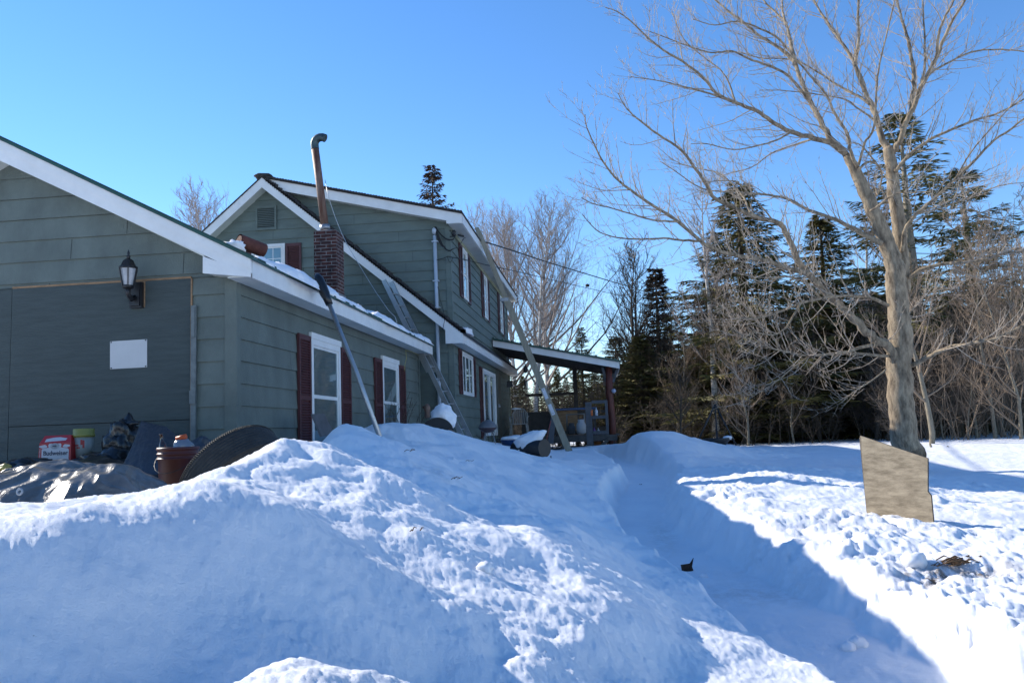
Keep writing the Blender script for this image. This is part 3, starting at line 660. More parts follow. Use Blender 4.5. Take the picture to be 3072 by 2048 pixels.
def fshutter(x0, x1, z0, z1, Y, parent):
    b = MB(); t = .045; Y -= .018; b.box((x0, Y, z0), (x0+t, Y-.035, z1)); b.box((x1-t, Y, z0), (x1, Y-.035, z1)); b.box((x0+t, Y, z0), (x1-t, Y-.033, z0+.07)); b.box((x0+t, Y, z1-.07), (x1-t, Y-.033, z1)); b.box((x0+t, Y, z0+.07), (x1-t, Y-.006, z1-.07))
    z = z0+.08
    while z < z1-.09:
        b.hexa([(x0+t, Y-.006, z+.02), (x1-t, Y-.006, z+.02), (x1-t, Y-.03, z), (x0+t, Y-.03, z), (x0+t, Y-.006, z+.028), (x1-t, Y-.006, z+.028), (x1-t, Y-.03, z+.01), (x0+t, Y-.03, z+.01)]); z += .036
    b.build('shutter', M_mar, parent)
s0 = PY(859, 731, YH); s1 = PY(905, 731, YH); fshutter(s0.x, s1.x, wt.z-1.25, wt.z-.01, YH, H); fshutter(wr.x-1.17, wr.x-.82, wt.z-1.25, wt.z-.01, YH, H)
# side windows upstairs
for y0, y1 in ((19.62, 20.36), (23.25, 23.95), (26.95, 27.7)):
    side_window(XH, y0, y1, 4.86, 6.13, H, rail=5.47, grid=True)
    shutter(XH, y0-.42, y0-.02, 4.84, 6.14, H); shutter(XH, y1+.02, y1+.40, 4.84, 6.12, H)
# downstairs casement
side_window(XH, 19.1, 20.75, 2.50, 3.52, H, mull=(19.65, 20.2)); shutter(XH, 18.72, 19.08, 2.50, 3.54, H); shutter(XH, 20.78, 21.12, 2.50, 3.52, H)
# storm door / bay
side_window(XH, 22.35, 24.9, 1.5, 3.34, H, fw=.09, mull=(23.7,), proud=.08); shutter(XH, 21.9, 22.33, 1.45, 3.36, H)
b = MB(); b.box((XH+.02, 25.4, 1.45), (XH+.06, 26.3, 3.45)); DR = b.build('door', mat('door_paint', (.12, .12, .10), .6), H); boxp('handle', (XH+.06, 25.46, 2.35), (XH+.12, 25.5, 2.45), M_steel, DR)
# conduit mast
c0 = PY(1304, 700, YH-.08); c1 = PY(1311, 935, YH-.08)
b = MB(); b.tube([c0+Vector((0, 0, -.05)), Vector((c1.x, c1.y, c1.z-.3)), Vector((c1.x, c1.y, 3.0)), Vector((c1.x, c1.y, 1.3))], .042, 12)
b.blob(c0+Vector((0, -.01, .05)), (.06, .07, .08), 1, .05)
for z in (5.9, 5.0, 4.4): b.box((c1.x-.07, YH-.13, z), (c1.x+.07, YH-.02, z+.025))
b.build('electrical_mast', M_conduit, H)
ins = PY(1362, 700, 18.25); ins.x = XH+.12; ins = PX(1362, 700, XH+.12)
b = MB(); b.tube([ins+Vector((-.1, 0, -.07)), ins+Vector((.02, 0, -.07)), ins+Vector((.02, 0, .07)), ins+Vector((-.1, 0, .07))], .012, 6); b.lathe([(.0, -.06), (.05, -.05), (.05, -.02), (.03, 0), (.05, .02), (.05, .05), (0, .06)], ins, 12)
b.build('insulator_bracket', M_dark, H)
# service cables
Pp = [PX(1375, 705, XH+.2), PY(1396, 710, 19.5), PY(1450, 724, 22.3), PY(1530, 749, 26), PY(1644, 787, 31), PY(1797, 833, 37), PY(1950, 879, 43), PY(2104, 917, 49), PY(2200, 940, 53), PY(2330, 968, 58)]
cable('power_cable', Pp, .022, M_cable, label='thick black service cable running from the upper house corner over to the trees', cat='cable')
Pp = [PX(1342, 769, XH+.05), PX(1381, 776, XH+.15), PY(1487, 801, 23), PY(1532, 810, 25), PY(1702, 850, 31), PY(1836, 881, 37), PY(1950, 905, 43), PY(2060, 925, 50)]
cable('telephone_cable', Pp, .011, M_cable, label='thin dark lower wire strung from the house corner toward the trees', cat='cable')
b = MB(); b.blob(PY(1762, 856, 34), (.09, .07, .06), 2, .3); b.build('wire_splice', M_cable, None, label='small dark lump hanging on the thin lower wire against the sky', cat='wire splice')
def arc(p, q, s): return sag(p, q, s, 8)
yy = YH-.12
WR = thing('entrance_wires', 'black looping service wires between the white mast and the upper house corner', 'wires', PY(1306, 680, yy))
def wire(pts, r): b = MB(); b.tube(pts, r, 5); b.build('wire', M_cable, WR)
for a, q, w_ in ((PY(1306, 680, yy), PY(1362, 717, yy), .12), (PY(1306, 680, yy), PY(1358, 747, yy), .22), (PY(1304, 680, yy), PY(1336, 738, yy), .16)): wire(arc(a, q, w_), .016)
wire([PY(1358, 747, yy), PX(1375, 742, XH+.16), PX(1392, 714, XH+.18), PX(1400, 712, XH+.2)], .008)
wire([PY(1310, 780, yy), PY(1330, 775, yy), PY(1342, 770, yy)], .008)
wire(arc(PY(1342, 769, yy), PY(1358, 771, yy), .13), .006)
wire([PY(1314, 860, yy), PY(1320, 895, yy), PY(1331, 935, yy), PY(1334, 960, YHR-.05), PY(1328, 990, YHR-.05)], .006)

# ================================================================= PORCH
YP, YP2 = 24.8, 29.0
P = thing('porch', 'open side porch with sloping green roof and dark red log post', 'porch', (-1.2, YP, 1.1))
xa, xb = XH+.04, .57; za, zb = PY(1480, 1022, YP).z+.02, PY(1858, 1086, YP).z
def pz(x): return za+(zb-za)*(x-xa)/(xb-xa)
def ps(b, x0, x1, y0, y1, lo, hi): b.hexa([(x0, y0, pz(x0)+lo), (x1, y0, pz(x1)+lo), (x1, y1, pz(x1)+lo), (x0, y1, pz(x0)+lo), (x0, y0, pz(x0)+hi), (x1, y0, pz(x1)+hi), (x1, y1, pz(x1)+hi), (x0, y1, pz(x0)+hi)])
b = MB(); ps(b, xa, xb+.03, YP-.05, YP2, .0, .06)
x = xa
while x < xb: b.box((x, YP-.06, pz(x)+.05), (x+.05, YP+.1, pz(x)+.085)); x += .28
b.build('roof', M_green, P)
b = MB(); ps(b, xa, xb, YP, YP+.035, -.19, -.002); ps(b, xb-.03, xb, YP+.036, YP2, -.19, -.002); b.build('fascia', M_white, P)
b = MB(); ps(b, xa, xb-.035, YP+.04, YP2-.02, -.10, -.004)
for k in range(9): y = YP+.3+k*.45; ps(b, xa, xb-.04, y, y+.045, -.2, -.102)
b.build('ceiling', M_porchwood, P)
b = MB(); b.box((-.55+.62, YP+.15, 3.05), (.42, YP2-.1, 3.2)); b.build('beam', M_porchwood, P)
xp = .26
b = MB(); b.tube([(xp-.02, YP+.2, 1.0), (xp+.02, YP+.2, 1.8), (xp-.03, YP+.2, 2.6), (xp-.01, YP+.2, 3.42)], [.11, .1, .115, .10], 14); b.build('log_post', M_log, P)
b = MB(); b.bar((xp-.2, YP+.2, 3.40), (xp-.08, YP+.2, 2.9), .05, .07); b.bar((xp+.26, YP+.2, 3.4), (xp+.1, YP+.2, 2.95), .05, .07); b.build('brace', M_greywood, P)
for x, y in ((-1.45+.55, YP2-.15), (xp, YP2-.15)):
    b = MB(); b.box((x-.07, y-.07, 1), (x+.07, y+.07, pz(x)-.1)); b.build('post', M_porchwood, P)
b = MB(); b.box((-1.35+.5, YP2-.2, 2.78), (XH+.6, YP2-.1, 2.88)); b.build('rail', M_porchwood, P)
b = MB(); b.box((XH+.05, YP+.05, 1.30), (xp+.12, YP2, 1.37));
x = XH+.1
b2 = MB()
while x < xp+.1: b2.box((x, YP, 1.372), (x+.135, YP2, 1.4)); x += .14
b2.build('deck_boards', M_porchwood, P)
b.box((XH+.05, YP-.01, 1.22), (xp+.14, YP+.045, 1.40)); b.build('deck_frame', M_porchwood, P)
for x in (-1.2, -.35, xp): boxp('deck_leg', (x-.06, YP+.1, .8), (x+.06, YP+.22, 1.22), M_porchwood, P)
b = MB(); x0 = PY(1757, 1250, YP).x; b.box((x0, YP-.02, 1.1), (x0+.19, YP+.03, 2.38)); b.build('gate_post', M_greywood, P)
b = MB(); z = 2.33
b.box((x0+.2, YP, z), (xp-.1, YP+.05, z+.09)); b.box((x0+.2, YP, 1.88), (xp-.1, YP+.04, 1.97)); b.box((x0+.2, YP, 1.42), (xp-.1, YP+.04, 1.52)); b.box((xp-.18, YP+.01, 1.4), (xp-.1, YP+.06, 2.4)); b.build('railing', M_greywood, P)
b = MB(); b.box((XH+1.0, YP2-.2, 2.12), (xp-.1, YP2-.14, 2.22))
b.box((XH+1, YP2-.18, 1.42), (xp, YP2-.15, 1.66)); b.build('rear_railing', M_porchwood, P)
b = MB()
for k in range(3): b.box((-2.3, YP-.35-.28*k, 1.2-.16*k), (-1.2, YP-.03-.28*k, 1.24-.16*k))
b.box((-2.34, YP-.95, .8), (-2.3, YP, 1.2)); b.box((-1.2, YP-.95, .8), (-1.16, YP, 1.2)); b.build('steps', M_porchwood, P)

# ================================================================= MAPLE
MY = 17.0
def c1(x, y, dy): return PY(1700+.5836*x, .5836*y, MY+dy)
LIMBS = [  # points in a tracing grid, r0, r1, depth offset start/end
 ('trunk', [(1770,2345),(1745,2300),(1722,2120),(1712,1950),(1712,1800),(1714,1700),(1705,1600),(1695,1480),(1690,1400),(1672,1320),(1640,1240),(1580,1090),(1530,980),(1480,870),(1442,800)], (74,60,56,55,54,52,46,46,44,38,36,32,30,25,20), 0, 0),
 ('trunk', [(1735,1500),(1728,1380),(1722,1300),(1705,1150),(1685,1000),(1668,850),(1650,760)], (28,30,31,31,30,27,24), .25, .5),
 ('', [(1650,770),(1620,700),(1590,600),(1560,530),(1540,480),(1490,350),(1500,200),(1500,0),(1505,-250),(1500,-500)], 22, 4, .5, 1),
 ('', [(1660,790),(1700,750),(1740,640),(1790,530),(1830,430),(1900,300),(1960,150),(2050,0),(2120,-160),(2200,-400)], 20, 4, .5, -1),
 ('', [(1770,570),(1785,450),(1780,350),(1760,230),(1730,130),(1700,0),(1680,-200),(1700,-450)], 16, 4, .4, 1.5),
 ('', [(1445,800),(1360,740),(1270,710),(1150,680),(1050,620),(980,570),(870,530),(770,480),(700,400),(600,320),(500,260),(400,180),(330,110),(260,60),(200,40)], 17, 2, 0, -1.5),
 ('', [(1442,800),(1350,700),(1290,600),(1240,500),(1200,400),(1170,320),(1100,250),(1000,190),(900,110),(820,50),(760,0),(600,-110)], 19, 4, 0, 1.2),
 ('', [(1240,510),(1140,390),(1040,340),(930,300),(850,265),(740,270),(620,235),(500,190),(420,160)], 9, 2, .3, -1),
 ('', [(1170,330),(1155,240),(1130,130),(1090,80),(1010,0),(930,-120)], 13, 4, .4, 2),
 ('', [(1130,140),(1110,60),(1108,0),(1090,-150)], 9, 3, .6, 1.6),
 ('', [(1500,860),(1460,780),(1445,690),(1380,590),(1330,480),(1260,400),(1200,330),(1120,260)], 11, 4, -.2, -1.2),
 ('', [(1502,850),(1530,740),(1580,650),(1595,430),(1610,320),(1640,200),(1680,30),(1700,-100)], 8, 3, -.2, -1),
 ('', [(1700,1860),(1650,1780),(1560,1720),(1480,1640),(1400,1560),(1300,1470),(1220,1390),(1180,1320),(1150,1250),(1110,1170),(1070,1140),(960,1110),(850,1060),(760,1020),(700,920),(620,810),(560,750),(440,670),(340,590),(290,530),(265,480)], 28, 2, -.1, -2.5),
 ('', [(1240,1405),(1150,1385),(1000,1335),(800,1295),(690,1240),(560,1130),(400,1030),(270,930),(200,850),(140,740),(100,640),(95,590)], 15, 2, -1, -3),
 ('', [(700,1240),(600,1235),(500,1225),(350,1230),(230,1215),(150,1180),(80,1100)], 7, 2, -1.5, -2.5),
 ('', [(570,1140),(480,1135),(400,1120),(250,1075),(130,1045),(75,1015)], 6, 2, -2, -3.2),
 ('', [(1620,1250),(1500,1190),(1430,1150),(1330,1110),(1220,1070),(1130,1020),(1010,1000),(900,990),(700,970),(560,880),(480,830)], 15, 2, -.2, 1.5),
 ('', [(1680,1830),(1580,1825),(1400,1815),(1250,1830),(1100,1800),(1000,1770),(900,1720),(850,1680)], 9, 3, -.1, -2),
 ('', [(1650,1570),(1560,1530),(1450,1520),(1330,1530),(1200,1560),(1100,1600),(1000,1630),(870,1640)], 11, 3, -.1, -2.4),
 ('', [(1590,1770),(1500,1790),(1420,1812),(1250,1830)], 10, 6, -.3, -1),
 ('', [(1755,1430),(1850,1375),(2000,1350),(2130,1340),(2250,1300),(2351,1290),(2500,1230),(2650,1200)], 13, 3, .2, -1.5),
 ('', [(1755,1890),(1850,1840),(1950,1790),(2050,1770),(2200,1740),(2351,1670),(2500,1600)], 15, 4, 0, -2),
 ('', [(1722,1290),(1740,1180),(1800,1100),(1900,1010),(2000,920),(2100,820),(2200,720),(2290,660),(2351,610),(2500,520)], 11, 4, .2, -1.6),
 ('', [(1560,1085),(1600,1060),(1680,1000),(1790,990),(1880,985)], 7, 3, -.3, -1.4),
 ('', [(1690,880),(1760,800),(1850,730),(1950,680),(2100,620),(2200,590),(2300,540),(2351,510),(2480,440)], 11, 3, .3, -1),
 ('', [(1830,430),(1842,300),(1840,200),(1830,0),(1830,-200)], 9, 3, .2, 1.4),
 ('', [(1800,520),(1850,400),(1950,330),(2080,270),(2200,255),(2351,265),(2500,290)], 8, 3, .1, 1),
 ('', [(1900,300),(1920,150),(1960,60),(1990,0),(2020,-150)], 9, 3, -.5, -1.4),
 ('', [(1530,470),(1490,350),(1400,200),(1330,100),(1270,0),(1200,-130)], 14, 4, .7, 2),
 ('', [(1560,540),(1510,500),(1450,470),(1380,430),(1290,370),(1200,320),(1100,300),(1000,300),(880,265)], 9, 3, .6, 1.8),
 ('', [(560,750),(548,640),(545,510)], 3, 1.5, -2.2, -2.4),
 ('', [(870,530),(760,490),(640,455),(500,420),(330,395)], 7, 2, -.6, -1.8),
 ('', [(865,525),(840,440),(790,360),(700,290),(600,200),(540,60)], 6, 2, -.6, .3),
 ('', [(1500,870),(1560,830),(1620,880),(1600,1000),(1585,960)], 8, 3, -.3, .4),
 ('', [(1620,880),(1560,800),(1500,740),(1440,740)], 6, 2, .3, -.8),
 ('', [(1800,1100),(1950,1060),(2100,1000),(2250,950),(2351,940)], 6, 2, -.2, 1.4),
 ('', [(2000,920),(2080,780),(2200,640),(2351,470)], 5, 2, -.8, -2),
 ('', [(950,1110),(900,1000),(800,900),(700,870),(560,840)], 6, 2, -1.2, .3),
 ('', [(1060,1135),(1000,1060),(900,960),(850,930),(700,935)], 5, 2, -1, -2),
 ('', [(1150,680),(1080,720),(980,750),(860,770),(720,740),(640,740)], 6, 2, -.5, -1.4),
 ('', [(1270,715),(1180,740),(1050,790),(950,860),(800,900)], 6, 2, -.3, 1),
 ('', [(1200,330),(1100,210),(1000,150),(880,110),(760,130),(650,100)], 8, 2, .4, -1),
 ('', [(1590,620),(1500,560),(1450,520),(1380,500),(1250,480),(1100,465),(990,465)], 6, 2, .4, -1),
 ('', [(1700,1700),(1740,1640),(1800,1560),(1880,1500),(1980,1480)], 7, 2, .2, 2),
 ('', [(1100,1800),(1040,1700),(960,1640),(900,1560),(820,1540)], 6, 2, -.9, -2),
 ('', [(1300,1530),(1220,1450),(1120,1420),(1000,1450),(900,1400),(760,1420)], 7, 2, -1, -2.3),
 ('', [(1250,1830),(1150,1900),(1050,1980),(950,2030),(880,2020)], 5, 2, -.9, -1.8),
 ('', [(1200,1560),(1130,1680),(1060,1720),(960,1710),(880,1760)], 6, 2, -1.4, -2.5),
 ('', [(1640,1900),(1560,1960),(1480,2010),(1420,2060)], 5, 2, -.2, -.8),
]
MT = thing('maple_tree', 'large bare maple with forked grey trunk and spreading limbs, right of the porch', 'tree', PY(2716, 1345, MY))
def smooth_line(P, k=4):
    out = []
    for i in range(len(P)-1):
        p0 = P[max(i-1, 0)]; p1 = P[i]; p2 = P[i+1]; p3 = P[min(i+2, len(P)-1)]
        for j in range(k):
            t = j/k; out.append(.5*((2*p1)+(p2-p0)*t+(2*p0-5*p1+4*p2-p3)*t*t+(3*p1-p0-3*p2+p3)*t*t*t))
    out.append(P[-1]); return out
def rvec(r): 
    return Vector((r.gauss(0, 1), r.gauss(0, 1), r.gauss(0, 1))).normalized()
def twigs(b, pts, radf, rr, L0, step=.09, n=3, lvl=1, upb=.35):
    """opposite side twigs along a branch"""
    acc = 0; nxt = rr.uniform(.05, .15)
    for i in range(1, len(pts)):
        d = pts[i]-pts[i-1]; acc += d.length
        while acc > nxt:
            nxt += step*rr.uniform(.7, 1.6)
            t = d.normalized(); s = t.cross(rvec(rr)).normalized(); f = i/len(pts)
            for sg in (1, -1):
                if rr.random() < .25: continue
                dr = (t*.75+s*sg*.75+Vector((0, 0, upb))).normalized(); L = L0*rr.uniform(.3, 1)*(1.1-.5*f)
                q = [pts[i].copy()]; 
                for k in range(3):
                    dr = (dr+rvec(rr)*.16+Vector((0, 0, .10))).normalized(); q.append(q[-1]+dr*L/3)
                r = radf*rr.uniform(.8, 1.1)
                b.tube(q, [r, r*.85, r*.7, r*.45], n, cap=False)
                if lvl > 0 and L > .12: twigs(b, q, radf*.75, rr, L*.5, step*1.1, n, lvl-1, upb)
tb = MB(); lb = MB(); wb = MB(); rr = random.Random(11)
for nm, P, r0, r1, d0, d1 in [(l if not hasattr(l[2], '__len__') else (l[0], l[1], l[2], None, l[3], l[4])) for l in LIMBS]:
    n = len(P); pts = [c1(x, y, d0+(d1-d0)*i/(n-1)) for i, (x, y) in enumerate(P)]
    sp = smooth_line(pts, 4); m = len(sp)
    if r1 is None: rad = [np.interp(i/(m-1)*(n-1), range(n), r0)*.0043 for i in range(m)]
    else: rad = [(r0+(r1-r0)*(i/(m-1))**.75)*.0036 for i in range(m)]
    sp = [p+rvec(rr)*rad[i]*(.10 if nm else .35) for i, p in enumerate(sp)]
    (tb if nm == 'trunk' else lb).tube(sp, rad, 18 if nm == 'trunk' else 9, cap=True)
    if nm == 'trunk': continue
    # secondary branches
    acc = 0; nxt = rr.uniform(.2, .4)
    for i in range(2, m):
        d = sp[i]-sp[i-1]; acc += d.length
        while acc > nxt:
            nxt += rr.uniform(.07, .17)
            f = i/m; t = d.normalized()
            if rad[i] > .07 and rr.random() < .75: continue
            s = t.cross(rvec(rr)).normalized()
            s = (s+Vector((0, .0, .25))).normalized()
            L = rr.uniform(.35, 1.35)*(1.15-.55*f); dr = (t*.7+s*.8).normalized()
            q = [sp[i].copy()]; ns = 6
            for k in range(ns): dr = (dr+rvec(rr)*.16+Vector((0, 0, .07))).normalized(); q.append(q[-1]+dr*L/ns)
            r = min(rad[i]*.5, .0125)*rr.uniform(.7, 1)
            wb.tube(q, [r*(1-.7*k/ns) for k in range(ns+1)], 5, cap=False)
            twigs(wb, q, .0042, rr, .34, .15, 3, 1)
    twigs(wb, sp[m//3:], .0045, rr, .4, .22, 3, 1)
tb.build('trunk', M_bark, MT); lb.build('limbs', M_bark, MT); wb.build('crown', M_twig, MT)

# ================================================================= GENERIC TREES
def bare_tree(name, label, seed, h, r, mt, mw, spread=.35, twig=.5, first=.25, up=.5, nb=34, wig=.05, lean=(0, 0), double=False, tr=.006):
    rr = random.Random(seed); root = thing(name, label, 'tree', (0, 0, 0))
    t_, w_ = MB(), MB()
    def stem(base, dr, H, R0, nbr, fst):
        pts = [Vector(base)]; ns = 14; d = Vector(dr).normalized()
        for k in range(ns):
            d = (d+Vector((rr.gauss(0, wig), rr.gauss(0, wig), .06))).normalized(); pts.append(pts[-1]+d*H/ns)
        rad = [R0*(1-.93*(i/ns)**.9) for i in range(ns+1)]
        t_.tube(pts, rad, 9, cap=False)
        for j in range(nbr):
            f = fst+(1-fst)*(j+rr.random())/nbr; x = f*ns; i = min(int(x), ns-1); p = pts[i].lerp(pts[i+1], x-i); rb = rad[i]
            a = rr.uniform(0, 2*math.pi); out = Vector((math.cos(a), math.sin(a), 0))
            el = up*rr.uniform(.5, 1.4); dd = (out+Vector((0, 0, el))).normalized(); L = H*spread*(1.15-f)*rr.uniform(.6, 1.2)+.3
            q = [p]; m = 8
            for k in range(m): dd = (dd+rvec(rr)*.13+Vector((0, 0, .10))).normalized(); q.append(q[-1]+dd*L/m)
            r0 = min(rb*.55, .014*L+.006)
            (w_).tube(q, [r0*(1-.8*k/m)+.002 for k in range(m+1)], 5, cap=False)
            for k in range(1, m+1):
                for _ in range(2 if twig > .3 else 1):
                    s = (q[k]-q[k-1]).normalized(); e = (s*.6+rvec(rr)*.8+Vector((0, 0, .3))).normalized(); l2 = L*.34*rr.uniform(.5, 1.2)
                    g = [q[k]]
                    for z in range(4): e = (e+rvec(rr)*.18+Vector((0, 0, .10))).normalized(); g.append(g[-1]+e*l2/4)
                    w_.tube(g, [tr*1.3, tr*1.1, tr*.9, tr*.7, tr*.5], 3, cap=False)
                    for z in range(1, 5):
                        if rr.random() < twig+.25:
                            for sg in (1, -1):
                                e2 = ((g[z]-g[z-1]).normalized()*.7+rvec(rr)*.7+Vector((0, 0, .25))).normalized(); l3 = l2*rr.uniform(.2, .5)
                                w_.tube([g[z], g[z]+e2*l3*.5, g[z]+(e2+Vector((0, 0, .15))).normalized()*l3], [tr*.7, tr*.55, tr*.35], 3, cap=False)
    stem((0, 0, -.3), (lean[0], lean[1], 1), h, r, nb, first)
    if double: stem((.15, .1, h*.18), (lean[0]+.28, lean[1]+.1, 1), h*.78, r*.7, int(nb*.8), .25)
    t_.build('trunk', mt, root); w_.build('crown', mw, root)
    return root
def spruce(name, label, seed, h, R0, mn, dens=1.0, bare=.08, droop=.25, sp=.13, sparse=0, mt=M_bark3):
    rr = random.Random(seed); root = thing(name, label, 'tree', (0, 0, 0)); t_, w_, l_ = MB(), MB(), MB()
    t_.tube([(0, 0, -.3), (.02, 0, h*.3), (0, .03, h*.6), (0, 0, h*.99)], [.017*h, .014*h, .009*h, .01], 9)
    z = h*bare; 
    while z < h*.985:
        f = z/h; nb = int(rr.uniform(6, 9)*(1-.35*f)*(1-sparse*.5))+1; z += h*.026*(1.15-.55*f)*rr.uniform(.8, 1.2)
        Lm = R0*(1-f)**.95*(.55 if f < .12 else 1)*1.12
        a0 = rr.uniform(0, 6.28)
        for j in range(nb):
            if rr.random() < sparse*.5: continue
            a = a0+6.283*j/nb+rr.uniform(-.3, .3); L = Lm*rr.uniform(.55, 1.15)+.06
            if rr.random() < .08: L *= 1.3
            out = Vector((math.cos(a), math.sin(a), 0)); side = Vector((-math.sin(a), math.cos(a), 0))
            el = .24*(f-.35)*2+rr.uniform(-.22, .22)*(1-.6*f); p = 0; p = Vector((0, 0, z+rr.uniform(-.12, .12))); m = max(3, int(L/.22)); pts = [p]
            for k in range(m):
                g = (k+1)/m; d = (out+Vector((0, 0, el-droop*(1-.4*f)*(1-g)*1.2+.16*g))).normalized(); pts.append(pts[-1]+d*L/m)
            t_.tube(pts, [.018*(1-.7*k/m) for k in range(m+1)], 4, cap=False)
            for k in range(m+1):
                g = k/m
                if g < .18+sparse*.2: continue
                wd = (.26+.34*L*(1-g))*min(1, .25+L*.9)
                for sg in (1, -1):
                    for q in range(int(4*dens+rr.random())):
                        b0 = pts[k]+out*rr.uniform(-.08, .08)
                        e = (side*sg*rr.uniform(.5, 1)+out*rr.uniform(.3, .9)+Vector((0, 0, rr.uniform(-.45, .15)))).normalized()
                        ll = wd*rr.uniform(.5, 1.2); nl = max(1, int(ll/sp))
                        for u in range(nl):
                            c = b0+e*(u*sp+rr.uniform(0, .05)); wv = (side*rr.uniform(-1, 1)+out*rr.uniform(-1, 1)+Vector((0, 0, rr.uniform(-1, .6)))).normalized()
                            tip = c+e*sp*1.25+Vector((0, 0, -.03)); hw = wv*rr.uniform(.016, .034)
                            l_.add([c, c+e*sp*.6+hw, tip, c+e*sp*.6-hw], [(0, 1, 2, 3)])
    t_.build('trunk', mt, root); l_.build('crown', mn, root)
    return root
def kids(o): return [c for c in bpy.data.objects if c.parent == o]
PROTO = {}
USED = set()
def place(key, x, y, h, rz=None, label=None, group=None, name=None, lean=None, sx=1, zz=None):
    root, H0 = PROTO[key]; s = h/H0; rz = random.Random(int(x*97+y*31)).uniform(0, 6.28) if rz is None else rz
    if key not in USED: o = root; USED.add(key)
    else:
        o = link(root.copy()); 
        for c in KIDS[key]:
            d = link(c.copy()); d.parent = o
    o.location = (x, y, (gz(x, y) if zz is None else zz)); o.rotation_euler = (lean[0] if lean else 0, lean[1] if lean else 0, rz); o.scale = (s*sx, s*sx, s)
    if label: o['label'] = label
    if group: o['group'] = group
    return o
PROTO['sp1'] = (spruce('spruce_tree', 'x', 1, 10, 2.5, M_needle, 1.7, bare=.02), 10)
PROTO['sp2'] = (spruce('spruce_tree', 'x', 2, 9, 1.9, M_needle, 1.4, droop=.35, bare=.03), 9)
PROTO['sp3'] = (spruce('spruce_tree', 'x', 3, 8, 2.1, M_needle2, 1.2, bare=.12, sparse=.25), 8)
PROTO['pine'] = (spruce('pine_tree', 'x', 4, 12, 3.3, M_needle2, 1.6, bare=.2, droop=-.02, sparse=.5, sp=.2, mt=M_bark4), 12)
PROTO['sp4'] = (spruce('spruce_tree', 'x', 9, 7, 1.35, M_dead, 1.2, droop=.3), 7)
PROTO['thin'] = (spruce('dead_spruce_tree', 'x', 5, 9, 1.9, M_dead, 1.0, droop=.05, sparse=.55), 9)
PROTO['birch'] = (bare_tree('birch_tree', 'x', 21, 9.5, .13, M_bark2, M_twig2, spread=.46, up=.95, nb=52, first=.25, twig=.75, tr=.0055), 9.5)
PROTO['birch2'] = (bare_tree('birch_tree', 'x', 22, 9.5, .15, M_bark2, M_twig2, spread=.24, up=1.0, nb=30, first=.3, twig=.4, wig=.03, tr=.0065), 9.5)
PROTO['oak'] = (bare_tree('bare_tree', 'x', 23, 8, .12, M_bark3, M_bark3, spread=.36, up=.9, nb=30, first=.2, twig=.4, wig=.07, tr=.007), 8)
PROTO['pole'] = (bare_tree('sapling_tree', 'x', 24, 8, .075, M_bark4, M_twig4, spread=.22, up=.8, nb=26, first=.15, twig=.4, wig=.05, tr=.006), 8)
PROTO['pole2'] = (bare_tree('sapling_tree', 'x', 25, 6, .05, M_bark4, M_twig4, spread=.35, up=.7, nb=26, first=.08, twig=.5, wig=.08, tr=.006), 6)
bpy.context.view_layer.update()
KIDS = {k: kids(v[0]) for k, v in PROTO.items()}
def at(px, Y): return PY(px, 1300, Y).x
def TR(key, px, Y, ytop, **kw):
    x = at(px, Y); g = gz(x, Y); top = PY(px, ytop, Y).z
    return place(key, x, Y, top-g, **kw)
TR('sp1', 2262, 31, 552, sx=1.85, label='tallest dense dark green spruce behind the maple, between birch and maple trunk', rz=1)
TR('sp2', 2510, 33, 655, sx=1.8, label='narrower dark spruce standing just left of the maple trunk', rz=2)
TR('pine', 2785, 30, 330, sx=1.5, label='tall open pine with rusty brown top right behind the maple trunk', rz=.5)
TR('pine', 2960, 34, 505, sx=1.8, label='broad ragged pine near the right edge behind the maple limbs', rz=2.5)
TR('sp4', 1994, 36, 805, sx=1.25, label='short brownish spruce with pointed top against blue sky, left of the leaning birch', rz=1)
TR('sp3', 1757, 38, 985, label='small green spruce rising above the porch roof', rz=1)
TR('sp3', 2150, 37, 850, label='loose spruce with thin crown behind the white birch trunk', rz=4)
TR('sp3', 1935, 33, 1010, label='thin low spruce just right of the porch post', rz=2)
TR('thin', 1318, 36, 497, label='sparse half dead spruce tip standing above the house roof', rz=1)
TR('birch', 1655, 40, 590, label='round crowned grey birch rising above the porch roof', rz=1)
TR('birch', 1560, 42, 620, label='wide grey birch behind the upper house corner, left of the round crowned one', rz=2.2, sx=.9)
TR('birch', 1470, 44, 640, label='pale birch half hidden by the upper eave and leaning plank', rz=4, sx=.8)
TR('birch2', 1600, 36, 700, label='slim birch with light bark seen between porch roof and house wall', rz=.4)
TR('birch', 640, 44, 575, label='bare tree top showing above the garage roof left of the gable', rz=3)
TR('oak', 1880, 35, 720, label='dark bare tree with upright limbs left of the short brownish spruce', rz=1)
TR('oak', 1955, 38, 740, label='dark bare tree directly behind the short brownish spruce', rz=3)
TR('birch2', 2080, 30, 560, label='tall white birch leaning left with its trunk base beside the black tripod', rz=0, lean=(.0, -.085), zz=None).location.x = at(2150, 30)
TR('birch2', 2060, 31, 700, label='second thinner white birch branching left of the tall leaning birch', rz=2.4, lean=(.0, -.12)).location.x = at(2148, 31)
TR('birch2', 2600, 31, 600, label='white birch trunk close to the left side of the maple trunk', rz=2, lean=(0, -.03)).location.x = at(2640, 31)
TR('pole', 2790, 24, 420, label='straight grey bare tree immediately right of the maple trunk', rz=1)
g = 'slender saplings at the right edge of the wood'
sl_ = 'slender tan bare sapling in the brushy wood at the right edge'
for k, (px, Y, yt) in enumerate([(2930,27,700),(2985,26,620),(3010,28,560),(3060,25,600),(3085,27,640),(2890,29,800),(2860,28,900),(3040,30,700),(2960,31,760),(2830,27,960),(3110,26,700),(2905,26,950),(2990,30,880),(3150,28,650)]):
    TR('pole' if k % 3 else 'pole2', px, Y, yt, label=sl_, group=g)
